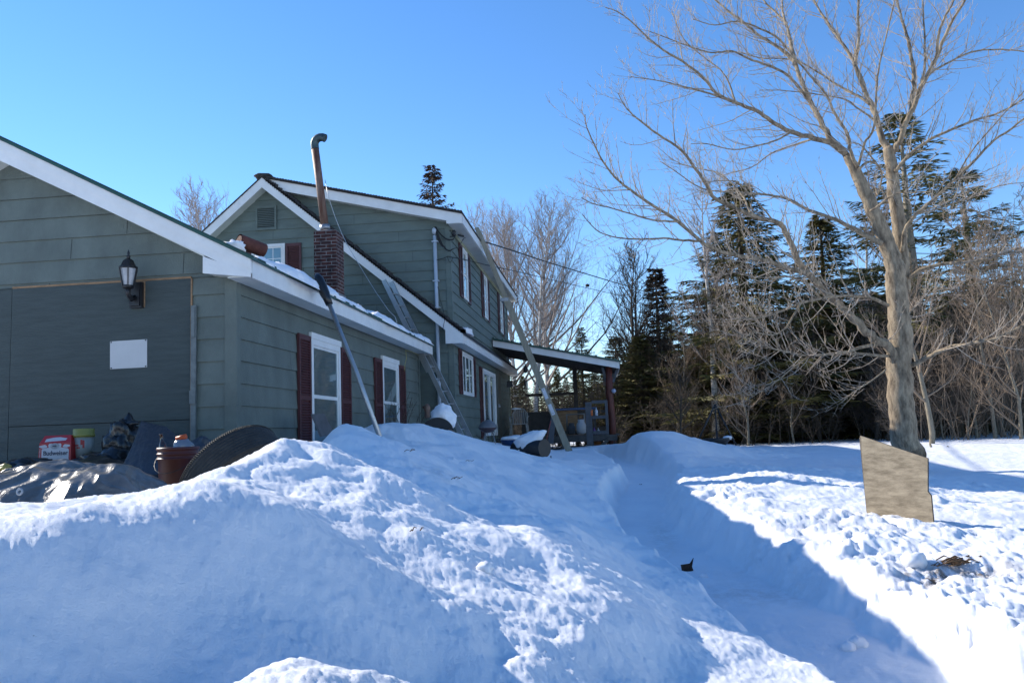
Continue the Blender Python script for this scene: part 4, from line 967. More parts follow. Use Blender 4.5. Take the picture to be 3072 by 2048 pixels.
g = 'bare saplings scattered through the shaded wood'
rr = random.Random(77)
for k in range(30):
    px = rr.uniform(1850, 2820); Y = rr.uniform(26.5, 33)
    TR(rr.choice(['pole', 'oak', 'oak', 'pole2']), px, Y, rr.uniform(850, 1150), label='thin bare understory tree at the wood edge '+('between porch and leaning birch' if px < 2150 else 'between the leaning birch and the maple' if px < 2660 else 'right of the maple'), group=g+(' near the porch' if px < 2150 else ' left of the maple' if px < 2660 else ' right of the maple'))
g = 'dark spruces filling the wood'
for k in range(84):
    px = 1860+1270*((k*.618) % 1); Y = rr.uniform(32.5, 48)
    lo, hi = (860, 1040) if px > 2150 else (1000, 1140)
    if 2350 < px < 2450 : lo = 960
    TR(rr.choice(['sp2', 'sp1', 'sp1']), px, Y, rr.uniform(lo, hi), sx=rr.uniform(1.6, 2.3), label='dark spruce packed into the wood '+('just right of the porch' if px < 2150 else 'between the leaning birch and the maple' if px < 2660 else 'to the right of the maple'), group=g+(' right of the porch' if px < 2150 else ' left of the maple' if px < 2660 else ' right of the maple'))
g = 'spruces far behind the wood'
for k in range(70):
    px = -300+3900*((k*.618+.3) % 1); Y = rr.uniform(55, 85)
    TR(rr.choice(['sp1', 'sp3']), px, Y, rr.uniform(1090, 1180), label='far dark spruce filling the gaps behind the wood', group=g)
g = 'small trees behind the porch'
for k in range(9):
    px = rr.uniform(1530, 1860); Y = rr.uniform(33, 42)
    TR(rr.choice(['sp3', 'sp2']), px, Y, rr.uniform(1080, 1170), label='low spruce seen through the open porch', group=g)
# undergrowth: uncountable brush
def brush(n, px0, px1, Y0, Y1, h0, h1, seed, name, m):
    rr = random.Random(seed); b = MB()
    for k in range(n):
        Y = rr.uniform(Y0, Y1); x = at(rr.uniform(px0, px1), Y); base = Vector((x, Y, gz(x, Y)-.05)); h = rr.uniform(h0, h1)
        for s in range(rr.randint(1, 3)):
            d = Vector((rr.gauss(0, .25), rr.gauss(0, .25), 1)).normalized(); p = [base]; ns = 7
            for i in range(ns): d = (d+rvec(rr)*.15).normalized(); p.append(p[-1]+d*h/ns)
            b.tube(p, [.014*(1-.7*i/ns)+.002 for i in range(ns+1)], 4, cap=False)
            for i in range(2, ns+1):
                for _ in range(3):
                    e = (d*.4+rvec(rr)).normalized(); e.z = abs(e.z)*.8; L = rr.uniform(.2, .7); q = p[i]+e*L*.5
                    b.tube([p[i], q, q+(e+rvec(rr)*.5).normalized()*L*.5], [.006, .005, .003], 3, cap=False)
                    if rr.random() < .6: b.tube([q, q+(e+rvec(rr)*.9).normalized()*L*.4], [.004, .003], 3, cap=False)
    o = b.build(name, m, None, kind='stuff', label='tangle of bare brush and undergrowth along the edge of the wood'); return o
brush(120, 1780, 2900, 27.5, 36, .7, 2.2, 5, 'brush', M_bark3)
brush(130, 2700, 3300, 25.5, 32, 1.2, 4.2, 6, 'brush', M_twig4)
brush(90, 1500, 1880, 31, 38, 1.2, 3, 7, 'brush', M_bark3)

# ================================================================= PROPS
# wall lantern
LX = PY(418, 880, YG).x; L = thing('wall_lantern', 'black carriage style wall lantern with clear glass beside the boarded garage door', 'wall lamp', (LX, YG-.03, 2.9))
lz = lambda y: PY(418, y, 8.3).z
b = MB(); z0, z1 = PY(418, 926, YG).z, PY(418, 850, YG).z
b.box((LX-.07, YG-.026, z0), (LX+.07, YG-.075, z1)); b.box((LX-.055, YG-.075, z0+.02), (LX+.055, YG-.1, z1-.02)); b.build('back_plate', M_dark, L)
b = MB(); cy = YG-.22; b.tube([(LX, YG-.08, z0+.12), (LX, YG-.15, z0+.08), (LX, cy, z0+.13), (LX, cy, lz(862))], [.028, .026, .024, .03], 10); b.build('arm', M_dark, L)
zb, ze = lz(858), lz(806)
b = MB(); M6 = None
b.lathe([(.0, zb-.02), (.06, zb-.02), (.065, zb+.01), (.0, zb+.01)], (LX, cy, 0), 6)
b.lathe([(.0, ze), (.105, ze), (.108, ze+.015), (.085, ze+.03), (.06, ze+.085), (.03, ze+.11), (.0, ze+.115)], (LX, cy, 0), 6)
for k in range(6):
    a = math.pi*2*k/6; b.bar((LX+.062*math.cos(a), cy+.062*math.sin(a), zb), (LX+.098*math.cos(a), cy+.098*math.sin(a), ze), .012, .012)
b.build('cage', M_dark, L)
b = MB(); b.lathe([(.056, zb+.01), (.092, ze)], (LX, cy, 0), 6); b.build('glass', mat('lantern_glass', (.36, .38, .40), .15, .2, 9, spec=.9), L)
b = MB(); b.lathe([(0, ze+.10), (.016, ze+.115), (.022, ze+.14), (.01, ze+.155), (.014, ze+.175), (.005, ze+.20), (0, ze+.215)], (LX, cy, 0), 10); b.build('finial', M_dark, L)
b = MB(); b.box((LX+.07, YG-.0265, z0+.01), (LX+.085, YG-.03, z1+.02)); b.box((LX-.02, YG-.0265, z1), (LX+.085, YG-.029, z1+.03)); b.build('cutout_edge', M_rawwood, L)
# blank white sign
s = [PY(330, 1107, YG-.03), PY(441, 1101, YG-.03), PY(441, 1017, YG-.03), PY(330, 1024, YG-.03)]
T = thing('sign', 'blank white rectangular sign screwed to the dark plywood door', 'sign', s[0])
b = MB(); b.prism([s[0], s[1], s[2], s[3]], (0, .005, 0)); b.build('panel', mat('sign_white', (.50, .50, .50), .35, .05, 3), T)
b = MB(); c = (s[0]+s[1]+s[2]+s[3])/4
for q in s:
    p = c+(q-c)*.93; b = MB(); b.tube([p+Vector((0, -.004, 0)), p+Vector((0, .003, 0))], .008, 8); b.build('screw', M_dark, T)
# ladder leaning on lower rake, between garage and house
def ladder(name, label, foot, top, width, wdir, rail_w, rail_t, m, sections=None, sp=.3, rung_r=.016, cat='ladder'):
    t = thing(name, label, cat, foot); f = Vector(foot); q = Vector(top); d = (q-f); Lh = d.length; d.normalize(); w = Vector(wdir).normalized(); nrm = d.cross(w).normalized()
    secs = sections or [(0, 1, 0)]
    for a, e, off in secs:
        o = nrm*off; ww = width-(.04 if off else 0)
        for sg in (-1, 1):
            b = MB(); b.bar(f+d*Lh*a+w*sg*ww/2+o, f+d*Lh*e+w*sg*ww/2+o, rail_t, rail_w, up=nrm); b.build('rail', m, t)
        k = 0; z = Lh*a+.15
        while z < Lh*e-.05:
            b = MB(); b.tube([f+d*z-w*(ww/2+.012)+o, f+d*z+w*(ww/2+.012)+o], rung_r, 8); b.build('rung', m if sections is None or True else m, t); z += sp
    return t
f0 = PY(1414, 1308, 17.2); t0 = PY(1168, 840, 17.55)
LD = ladder('extension_ladder', 'aluminium extension ladder leaning on the steep white rake beside the garage', f0-Vector((0, 0, .25)), t0, .40, (.2, .95, .05), .10, .03, M_alu, sections=[(0, .62, 0), (.45, 1, .05)])
# long wooden ladder / plank at the upper eave
f1 = PY(1703, 1345, 20.2); t1 = PY(1430, 683, 20.6); m1 = f1.lerp(t1, .66)
LP = thing('wooden_ladder', 'long weathered wooden extension ladder seen edge on, leaning against the upper house eave', 'ladder', f1)
dd = (t1-f1).normalized()
for sg in (0, 1):
    w = Vector((0, .42*sg, 0))
    b = MB(); b.bar(f1-dd*.3+w, m1+w, .035, .14, up=dd.cross(Vector((0, 1, 0)))); b.build('rail', M_lumber, LP)
    b = MB(); b.bar(f1+dd*2.4+w*.85+Vector((-.02, .03, .03)), t1+w*.85, .03, .105, up=dd.cross(Vector((0, 1, 0)))); b.build('rail', M_lumber, LP)
z = .3
while z < (m1-f1).length: b = MB(); b.tube([f1+dd*z+Vector((0, -.02, 0)), f1+dd*z+Vector((0, .44, 0))], .018, 8); b.build('rung', M_lumber, LP); z += .31
while z < (t1-f1).length: b = MB(); b.tube([f1+dd*z+Vector((0, 0, 0)), f1+dd*z+Vector((0, .37, 0))], .016, 8); b.build('rung', M_lumber, LP); z += .31
b = MB(); b.box(m1-Vector((.14, .03, .03)), m1+Vector((.05, .47, .05))); b.build('bracket', M_steel, LP)
for u in (.145, .215):
    p = f1+dd*(t1-f1).length*u; b = MB(); b.bar(p+Vector((0, -.0185, 0)), p+dd*.28+Vector((0, -.0185, 0)), .003, .085, up=dd.cross(Vector((0, 1, 0)))); b.build('sticker', mat('sticker', (.6, .62, .66), .4), LP)
# roof rake pole leaning on garage eave
pf = PY(1163, 1352, 9.5); ptp = PY(985, 905, 10.0); ptt = PY(952, 828, 10.05)
RK = thing('roof_rake', 'long aluminium roof rake pole with black sleeve leaning on the garage eave', 'snow rake', pf)
b = MB(); b.tube([pf-Vector((0, 0, .1)), pf.lerp(ptp, .5), ptp], [.03, .029, .027], 12); b.build('pole', M_alu, RK)
b = MB(); b.tube([ptp+(ptt-ptp)*-.1, ptp.lerp(ptt, .12), ptp.lerp(ptt, .3), ptp.lerp(ptt, .6), ptp.lerp(ptt, .88), ptt, ptt+Vector((-.01, 0, .03))], [.045, .050, .062, .066, .060, .045, .02], 12); b.build('grip_sleeve', M_blk, RK)
b = MB(); b.hexa([pf+Vector(q) for q in ((-.16, -.03, .02), (.1, -.03, -.10), (.1, .02, -.10), (-.16, .02, .02), (-.16, -.03, .13), (.02, -.03, .04), (.02, .02, .04), (-.16, .02, .13))]); b.build('blade', M_dark, RK)
# clay flue lying on roof
fa, fb = PY(716, 722, 10.4), PY(792, 752, 10.7)
b = MB(); b.tube([fa, fb], .095, 18, cap=False); b.tube([fb, fa], .075, 18, cap=True); b.build('flue_pipe', M_flue, None, label='short rust red clay flue pipe lying on the garage roof next to the snow lump', cat='flue pipe')
# --- junk in front of the garage door
# pile under black plastic
def drape(name, label, x0, x1, y0, y1, ridge, ybot, m, seed, wr=.05, nx=150, ny=90, zb=1.1, cat='tarp', fold=1.0):
    vs = []; 
    for j in range(ny):
        v = j/(ny-1); y = y0+(y1-y0)*v
        for i in range(nx):
            u = i/(nx-1); x = x0+(x1-x0)*u; h = np.interp(u, [r[0] for r in ridge], [r[1] for r in ridge])
            pf_ = math.sin(math.pi*min(1, v*1.02+.02))**.55; p = Vector((x*3.1, y*3.1, seed))
            a = 1-abs(mnoise.noise(p))*2; a2 = 1-abs(mnoise.noise(p*2.3+Vector((3, 1, 0))))*2; a3 = 1-abs(mnoise.noise(Vector((x*9+y*4, y*3, seed+5))))*2
            z = zb+(h-zb)*pf_+wr*fold*(a*.9+a2*.5+a3*.22)*(.4+.6*pf_)-wr*.8
            vs.append((x+.06*mnoise.noise(p*1.7), y+.12*mnoise.noise(p*1.1+Vector((9, 0, 0))), z))
    b = MB(); b.smooth = True; b.add(vs, [(j*nx+i, j*nx+i+1, (j+1)*nx+i+1, (j+1)*nx+i) for j in range(ny-1) for i in range(nx-1)])
    o = b.build(name, m, None, label=label, cat=cat)
    md = o.modifiers.new('thick', 'SOLIDIFY'); md.thickness = .004; return o
def zat(px, py, Y): return PY(px, py, Y).z
XT = lambda px, Y: PY(px, 1400, Y).x
drape('tarp', 'crumpled silver grey tarp spread low in front of the garage door', XT(-260, 5.2), XT(500, 5.2), 4.62, 5.75,
      [(0, 1.40), (.20, zat(-100, 1430, 5.2)), (.36, zat(10, 1418, 5.2)), (.50, zat(110, 1400, 5.2)), (.62, zat(215, 1384, 5.2)), (.74, zat(300, 1396, 5.2)), (.84, zat(380, 1402, 5.2)), (.93, zat(440, 1440, 5.2)), (1, 1.2)], 0, M_tarp, 2.2, .055)
gp = PY(59, 1474, 4.68); b = MB(); b.lathe([(.010, 0), (.017, .004), (.024, 0)], gp, 16, Matrix.Rotation(R(80), 3, 'X')); b.build('grommet', M_steel, None, label='small metal grommet ring on the front hem of the silver tarp', cat='grommet')
drape('plastic_sheet', 'dark plastic sheeting bunched behind the silver tarp under the beer carton', XT(-200, 7.2), XT(600, 7.2), 6.2, 8.3,
      [(0, 1.3), (.25, 1.42), (.42, 1.47), (.55, 1.47), (.66, 1.52), (.8, 1.45), (1, 1.2)], 0, M_bstone, 7.1, .04)
# blue grey tarp hanging in a peak between bag and bucket
b = MB(); b.smooth = True; apx = PY(424, 1266, 7.3); nx, ny = 60, 60; vs = []
for j in range(ny):
    v = j/(ny-1)
    for i in range(nx):
        u = i/(nx-1)
        top = PY(424+ (500-424)*u*1.0, 1262+18*u, 7.3); bl = PY(352, 1440, 6.5); br = PY(640, 1400, 7.0); bt = bl.lerp(br, u)
        p = top.lerp(bt, v); w_ = mnoise.noise(Vector((u*6+v, v*1.5, 3)))*.09*v+mnoise.noise(Vector((u*14, v*3, 8)))*.03*v
        vs.append((p.x, p.y-.25*math.sin(v*1.5)*math.sin(math.pi*u)+w_, p.z+w_*.3))
b.add(vs, [(j*nx+i, (j+1)*nx+i, (j+1)*nx+i+1, j*nx+i+1) for j in range(ny-1) for i in range(nx-1)])
o = b.build('hanging_tarp', M_tarpb, None, label='blue grey tarp draped in a tall peak between the black bag and the red bucket', cat='tarp'); o.modifiers.new('t', 'SOLIDIFY').thickness = .005
# garbage bags
b = MB(); c = PY(366, 1335, 7.55); b.blob(c, (.155, .16, .22), 3, .45, 1.6, 40, 26); b.tube([c+Vector((.05, 0, .17)), c+Vector((.11, 0, .21)), c+Vector((.17, 0, .205))], [.06, .03, .012], 8); b.build('garbage_bag', M_bstone, None, label='shiny black garbage bag standing against the door left of the blue grey tarp', cat='garbage bag')
b = MB(); b.blob(PY(320, 1385, 7.2), (.2, .16, .11), 9, .4, 1.6, 36, 20); b.build('garbage_bag', M_bstone, None, label='low slumped black bag below the yellow lidded tub', cat='garbage bag')
b = MB(); b.blob(PY(60, 1412, 6.6), (.30, .2, .10), 12, .4, 1.5, 36, 20); b.build('garbage_bag', M_bstone, None, label='flat black bag at the far left behind the silver tarp', cat='garbage bag')
b = MB(); b.blob(PY(15, 1402, 6.4), (.05, .04, .03), 2, .4); b.build('litter', mat('yellow_litter', (.30, .24, .06), .5), None, label='small crumpled yellowish litter at far left edge on the black bag', cat='litter')
# beer carton
BY = 7.45; bl_, br_ = PY(113, 1384, BY), PY(212, 1382, BY); bw = (br_.x-bl_.x)/2; bz = bl_.z-.01; bh = PY(150, 1306, BY).z-bz; bx = (bl_.x+br_.x)/2
BX = thing('beer_carton', 'red and white beer carton with tapered top standing on dark plastic by the door', 'carton', (bx, BY, bz))
ycf = BY-.0
def trap(b, w0, w1, y0, y1, z0, z1, ins): b.hexa([(bx-w0, y0, z0), (bx+w0, y0, z0), (bx+w0, y1, z0), (bx-w0, y1, z0), (bx-w1, y0+ins, z1), (bx+w1, y0+ins, z1), (bx+w1, y1-ins, z1), (bx-w1, y1-ins, z1)])
M_cred = mat('carton_red', (.34, .014, .018), .45, .05, 4); M_cwh = mat('carton_white', (.42, .43, .46), .5, .05, 4); M_cbl = mat('carton_ink', (.02, .035, .07), .5, .05, 4); M_cgr = mat('carton_grey', (.26, .28, .31), .5, .3, 40)
b = MB(); trap(b, bw, bw*.96, BY, BY+.20, bz, bz+bh*.72, .01); trap(b, bw*.96, bw*.80, BY+.0102, BY+.1898, bz+bh*.721, bz+bh, .04); b.build('box', M_cred, BX)
# printed front: slightly proud flat shapes following the tapering front
def fy(z): return BY-.0015+(.01*(z-bz)/(bh*.72) if z < bz+bh*.72 else .0102+.04*(z-bz-bh*.72)/(bh*.28))
def decal(name, poly, m, lift=0):
    b = MB(); b.add([(bx+u*bw, fy(bz+v*bh)-lift, bz+v*bh) for u, v in poly], [tuple(range(len(poly)))]); return b.build(name, m, BX)
decal('print', [(-.78, .04), (.86, .04), (.86, .44), (.80, .50), (.35, .55), (.0, .56), (-.4, .55), (-.80, .50)], M_cwh)
decal('print', [(-.72, .52), (-.95, .57), (-.95, .62), (-.6, .66), (-.45, .60), (-.5, .55)], M_cwh, .001); decal('print', [(.72, .53), (.93, .58), (.9, .63), (.6, .66), (.48, .60), (.5, .55)], M_cwh, .001)
decal('print', [(.40*math.cos(a), .62+.15*math.sin(a)) for a in [k*math.pi/12 for k in range(24)] if .62+.15*math.sin(a) < .719], M_cwh, .0015)
decal('emblem', [(.28*math.cos(a), .60+.11*math.sin(a)) for a in [k*math.pi/10 for k in range(20)]], M_cgr, .003)
b = MB(); cz_ = bz+.60*bh
for k in range(14):
    a = k*math.pi/7; b.bar((bx+.05*bw*math.cos(a), fy(cz_)-.0052, cz_+.02*bh*math.sin(a)), (bx+.25*bw*math.cos(a), fy(cz_)-.0052, cz_+.098*bh*math.sin(a)), .0018, .0018)
b.build('emblem_lines', M_cwh, BX)
decal('print', [(-.66, .76), (.60, .80), (.66, .88), (.2, .93), (-.2, .92), (-.62, .87)], M_cwh, .001)
decal('print', [(-.12, .585), (.12, .585), (.12, .62), (-.12, .62)], M_cbl, .0072)
def text(name, body, size, loc, m, parent, rot=(90, 0, 0), ext=.0004, off=.0):
    cu = bpy.data.curves.new(name, 'FONT'); cu.body = body; cu.size = size; cu.align_x = 'CENTER'; cu.extrude = ext; cu.offset = off
    o = bpy.data.objects.new(name, cu); COL.objects.link(o); bpy.context.view_layer.update()
    me = bpy.data.meshes.new_from_object(o.evaluated_get(bpy.context.evaluated_depsgraph_get())); bpy.data.objects.remove(o)
    me.materials.clear(); me.materials.append(m)
    q = link(bpy.data.objects.new(name, me)); q.parent = parent; q.location = Vector(loc)-ORG[parent.name]; q.rotation_euler = [R(a) for a in rot]; ORG[q.name] = ORG[parent.name]; return q
text('lettering', 'Budweiser', bh*.235, (bx+.01, fy(bz+.27*bh)-.002, bz+.26*bh), M_cbl, BX, off=.0012)
for k, zz_ in enumerate((.20, .13)): decal('print', [(-.45, zz_), (.5, zz_), (.5, zz_+.012), (-.45, zz_+.012)], M_cgr, .001)
for k in range(9):
    zz_ = .08+k*.05; decal('print', [(-.93, zz_), (-.86, zz_), (-.86, zz_+.02), (-.93, zz_+.02)], M_cwh, .001)
# tub with yellow lid
ty = 7.6; tp = PY(250, 1372, ty); tz1 = PY(250, 1308, ty).z; r_ = 31/F*ty
TB = thing('plastic_tub', 'pale plastic tub with yellow green lid standing right of the beer carton', 'tub', tp)
b = MB(); b.lathe([(0, tp.z), (r_*.82, tp.z), (r_*.95, tz1), (0, tz1)], (tp.x, tp.y, 0), 28); b.build('tub', mat('tub_plastic', (.26, .28, .27), .4, .1, 6), TB)
b = MB(); zt_ = PY(250, 1288, ty).z; b.lathe([(0, tz1-.008), (r_*1.06, tz1-.008), (r_*1.06, tz1+.02), (r_*1.0, tz1+.025), (r_*1.0, zt_), (r_*.95, zt_+.008), (0, zt_+.008)], (tp.x, tp.y, 0), 28); b.build('lid', mat('lid_yellow', (.22, .22, .05), .4, .08, 6), TB)
for k, (a, zc, w_, hh) in enumerate([(-1.75, .55, .5, .03), (-1.55, .44, .4, .03), (-1.2, .6, .2, .12), (-1.0, .45, .2, .2), (-2.3, .8, .25, .05)]):
    b = MB(); zc = tp.z+(tz1-tp.z)*zc; vs = []
    for i in range(7):
        aa = a-w_/2+w_*i/6; rr_ = r_*(.82+.13*(zc-tp.z)/(tz1-tp.z))+.004
        vs += [(tp.x+rr_*math.cos(aa), tp.y+rr_*math.sin(aa), zc), (tp.x+rr_*math.cos(aa), tp.y+rr_*math.sin(aa), zc+hh*(tz1-tp.z)*2)]
    b.add(vs, [(2*i, 2*i+2, 2*i+3, 2*i+1) for i in range(6)]); b.build('label_mark', M_cred, TB)
# red bucket
by = 6.0; bc = PY(534, 1500, by); bz1 = PY(534, 1340, by).z; rb = 62/F*by; bb0 = bz1-.37
BK = thing('bucket', 'dark red plastic bucket with ribbed rim holding a bottle and a jug', 'bucket', (bc.x, by, bb0))
b = MB(); b.lathe([(0, bb0), (rb*.87, bb0), (rb*.95, bz1-.095), (rb*1.02, bz1-.09), (rb*1.02, bz1-.082), (rb*.955, bz1-.08), (rb*.96, bz1-.06), (rb*1.02, bz1-.055), (rb*1.02, bz1-.045), (rb*.965, bz1-.042), (rb*.97, bz1-.025), (rb*1.03, bz1-.02), (rb*1.03, bz1-.01), (rb, bz1), (rb*.96, bz1), (rb*.9, bz1-.06), (0, bz1-.06)], (bc.x, by, 0), 40); b.build('body', M_red, BK)
b = MB(); b.tube([(bc.x+rb*math.cos(a)*1.04, by+rb*math.sin(a)*1.04-.04*abs(math.sin(a)), bz1-.06-.13*abs(math.sin(a))) for a in [math.pi+k*math.pi/10 for k in range(11)]], .003, 5); b.build('handle', M_dark, BK)
q = PY(486, 1338, 6.0); b = MB(); b.lathe([(0, -.1), (.031, -.1), (.031, .02), (.024, .05), (.0135, .075), (.0125, .115), (.0155, .118), (.0155, .128), (0, .13)], q+Vector((0, .02, -.03)), 14, Matrix.Rotation(R(-9), 3, 'Y')); b.build('bottle', M_bottle, None, label='dark brown glass bottle sticking out of the red bucket', cat='bottle')
q = PY(543, 1340, 6.0); JG = thing('jug', 'clear plastic jug with orange cap lying in the top of the red bucket', 'jug', q)
b = MB(); b.blob(q+Vector((0, .03, -.0)), (.075, .07, .065), 4, .18, 1.4, 26, 16); b.build('body', M_clear, JG)
b = MB(); b.tube([q+Vector((-.045, .02, .06)), q+Vector((.03, .02, .078))], .02, 12); b.build('cap', mat('orange_cap', (.45, .07, .01), .5), JG)
b = MB(); b.blob(PY(610, 1345, 7.2), (.16, .12, .10), 21, .4, 1.4, 30, 18); b.build('garbage_bag', M_tarpb, None, label='dark bluish bag behind the tire and the red bucket', cat='garbage bag')
# tyre
TY = thing('tire', 'big worn black tire leaning against the snow bank at the garage corner', 'tire', PY(700, 1440, 5.6))
ax = Vector((-.70, .30, .64)).normalized(); rot = ax.to_track_quat('Z', 'Y').to_matrix(); tc_ = PY(712, 1432, 5.65)
Rt, Wt = .385, .125
prof = [(Rt*.60, -Wt*.75), (Rt*.66, -Wt), (Rt*.86, -Wt*1.05), (Rt*.955, -Wt*.92), (Rt*.985, -Wt*.8)]
for k in range(9):
    z_ = -Wt*.78+k*(Wt*1.56/8); prof += [(Rt, z_-.008), (Rt, z_+.005), (Rt-.003, z_+.0065), (Rt-.003, z_+.0085)] if k < 8 else [(Rt, z_-.008), (Rt*.985, Wt*.8)]
prof += [(Rt*.955, Wt*.92), (Rt*.86, Wt*1.05), (Rt*.66, Wt), (Rt*.60, Wt*.75), (Rt*.60, -Wt*.75)]
b = MB(); b.lathe(prof, tc_, 96, rot); b.build('tread_carcass', M_tyre, TY)
b = MB()
for k in range(150):     # shoulder blocks
    a = 2*math.pi*k/150
    for sg in (1,):
        p = rot @ Vector((Rt*.965*math.cos(a), Rt*.965*math.sin(a), sg*Wt*.93)); q = rot @ Vector((Rt*1.004*math.cos(a), Rt*1.004*math.sin(a), sg*Wt*.80)); b.bar(tc_+p, tc_+q, .006, .010)
b.build('shoulder_blocks', M_tyre, TY)
# small board under window
b = MB(); q = [PY(931, 1241, 9.6), PY(967, 1241, 9.9), PY(997, 1300, 10.2), PY(960, 1310, 9.8)]; b.prism(q, (.02, .02, 0)); b.build('board', M_greywood, None, label='short grey board leaning below the nearest garage window', cat='board')
# drums and barbecue things
d0 = PY(1268, 1285, 13.4); D1 = thing('trough', 'black half drum trough heaped with snow in front of the ladder foot', 'trough', d0)
b = MB(); c_ = PY(1312, 1296, 13.4); vs = []
for i in range(25):
    a = math.pi*i/24; vs.append((c_.x-.27*math.cos(a), c_.y, c_.z+.24*math.sin(a)))
b.prism([Vector(v) for v in vs]+[Vector((c_.x+.27, c_.y, c_.z-.15)), Vector((c_.x-.27, c_.y, c_.z-.15))], (-.15, .6, 0)); b.build('drum', M_dark, D1)
b = MB(); b.tube([c_+Vector((.20, -.02, .05)), c_+Vector((.34, -.1, -.05))], .02, 6); b.build('handle', M_rust, D1)
b = MB(); b.blob(PY(1330, 1254, 13.8), (.215, .22, .22), 31, .25, 1.5, 30, 20); b.build('snow_heap', M_snow, None, label='pointed heap of snow resting on the black half drum', cat='snow heap')
b = MB(); q = PY(1282, 1250, 14.9); b.lathe([(0, 0), (.05, 0), (.045, .12), (.06, .14), (.06, .2), (.03, .25), (0, .26)], q-Vector((0, 0, .02)), 12); b.tube([q+Vector((-.08, 0, .18)), q+Vector((.04, 0, .16))], .025, 8); b.build('standpipe', M_rust, None, label='rusty brown standpipe head behind the snow covered half drum', cat='standpipe')
d2 = PY(1634, 1344, 16.2); D2 = thing('barrel_smoker', 'black horizontal barrel smoker half buried in snow, round end facing the camera', 'smoker', d2)
b = MB(); e_ = d2+Vector((-.62, .55, -.02)); b.tube([d2, d2+Vector((-.012, .010, 0))], .178, 32); b.tube([d2+Vector((-.012, .010, 0)), e_], .165, 32); b.build('barrel', M_dark, D2)
for s_ in (.0, .55):
    b = MB(); p = d2.lerp(e_, s_)+Vector((.02, .02, -.15)); b.tube([p+Vector((.09, .02, .0)), p+Vector((.11, .02, -.22))], .016, 6); b.build('leg', M_steel, D2)
b = MB(); b.blob(PY(1588, 1322, 16.6), (.33, .26, .17), 41, .3, 1.2, 30, 20, mtx=Matrix.Rotation(R(-28), 3, 'Y')); b.build('snow_heap', M_snow, None, label='smooth slab of snow lying along the black barrel smoker', cat='snow heap')
b = MB(); q = PY(1540, 1345, 18.5); b.lathe([(0, 0), (.22, 0), (.27, .2), (.29, .2), (.29, .215), (0, .215)], q-Vector((0, 0, .02)), 28); b.build('tub', M_blue, None, label='blue plastic tub full of snow between house and barrel smoker', cat='tub')
b = MB(); b.blob(q+Vector((.02, 0, .2)), (.27, .25, .10), 44, .35); b.build('snow_heap', M_snow, None, label='low mound of snow filling the blue tub', cat='snow heap')
kp = PY(1464, 1308, 17.6); kp.z = gz(kp.x, kp.y)-.02; KG = thing('kettle_grill', 'round grey kettle grill standing at the glass door', 'grill', kp)
b = MB(); b.lathe([(0, .24), (.1, .26), (.19, .33), (.2, .35)], kp, 24); b.build('bowl', mat('grill_brown', (.06, .03, .03), .5), KG)
b = MB(); b.lathe([(.205, .35), (.2, .38), (.15, .46), (.06, .51), (0, .52)], kp, 24); b.build('lid', mat('grill_grey', (.13, .13, .14), .45, .2), KG)
for a in (0, 2.1, 4.2): b = MB(); b.tube([kp+Vector((.1*math.cos(a), .1*math.sin(a), .27)), kp+Vector((.2*math.cos(a), .2*math.sin(a), -.2))], .01, 6); b.build('leg', M_steel, KG)
b = MB(); b.tube([kp+Vector((-.04, 0, .52)), kp+Vector((0, 0, .56)), kp+Vector((.04, 0, .52))], .008, 6); b.build('handle', M_dark, KG)
# plastic chair on the porch
zc = 1.40; cp_ = Vector((PY(1556, 1250, 25.3).x, 25.4, zc)); CHR = thing('patio_chair', 'pale plastic patio chair with slatted back on the porch', 'chair', cp_)
b = MB(); b.box(cp_+Vector((-.24, -.22, .40)), cp_+Vector((.24, .24, .43))); b.build('seat', M_chair, CHR)
b = MB()
for k in range(7): x = -.2+k*.4/6; b.bar(cp_+Vector((x, .23, .43)), cp_+Vector((x*.9, .33, .86-abs(x)*.25)), .03, .015)
b.tube([cp_+Vector((-.24, .23, .42)), cp_+Vector((-.23, .3, .74)), cp_+Vector((-.12, .34, .87)), cp_+Vector((.12, .34, .87)), cp_+Vector((.23, .3, .74)), cp_+Vector((.24, .23, .42))], .022, 8); b.build('backrest', M_chair, CHR)
for sx in (-1, 1):
    b = MB(); b.tube([cp_+Vector((sx*.25, -.2, .42)), cp_+Vector((sx*.27, -.2, .62)), cp_+Vector((sx*.27, .25, .64))], .022, 8); b.build('armrest', M_chair, CHR)
    for sy in (-1, 1): b = MB(); b.bar(cp_+Vector((sx*.23, sy*.21, .40)), cp_+Vector((sx*.27, sy*.25, 0)), .04, .04); b.build('leg', M_chair, CHR)
b = MB(); b.blob(cp_+Vector((-.12, .32, .89)), (.14, .04, .025), 6, .4); b.build('snow_heap', M_snow, None, label='thin cap of snow on top of the patio chair back', cat='snow heap')
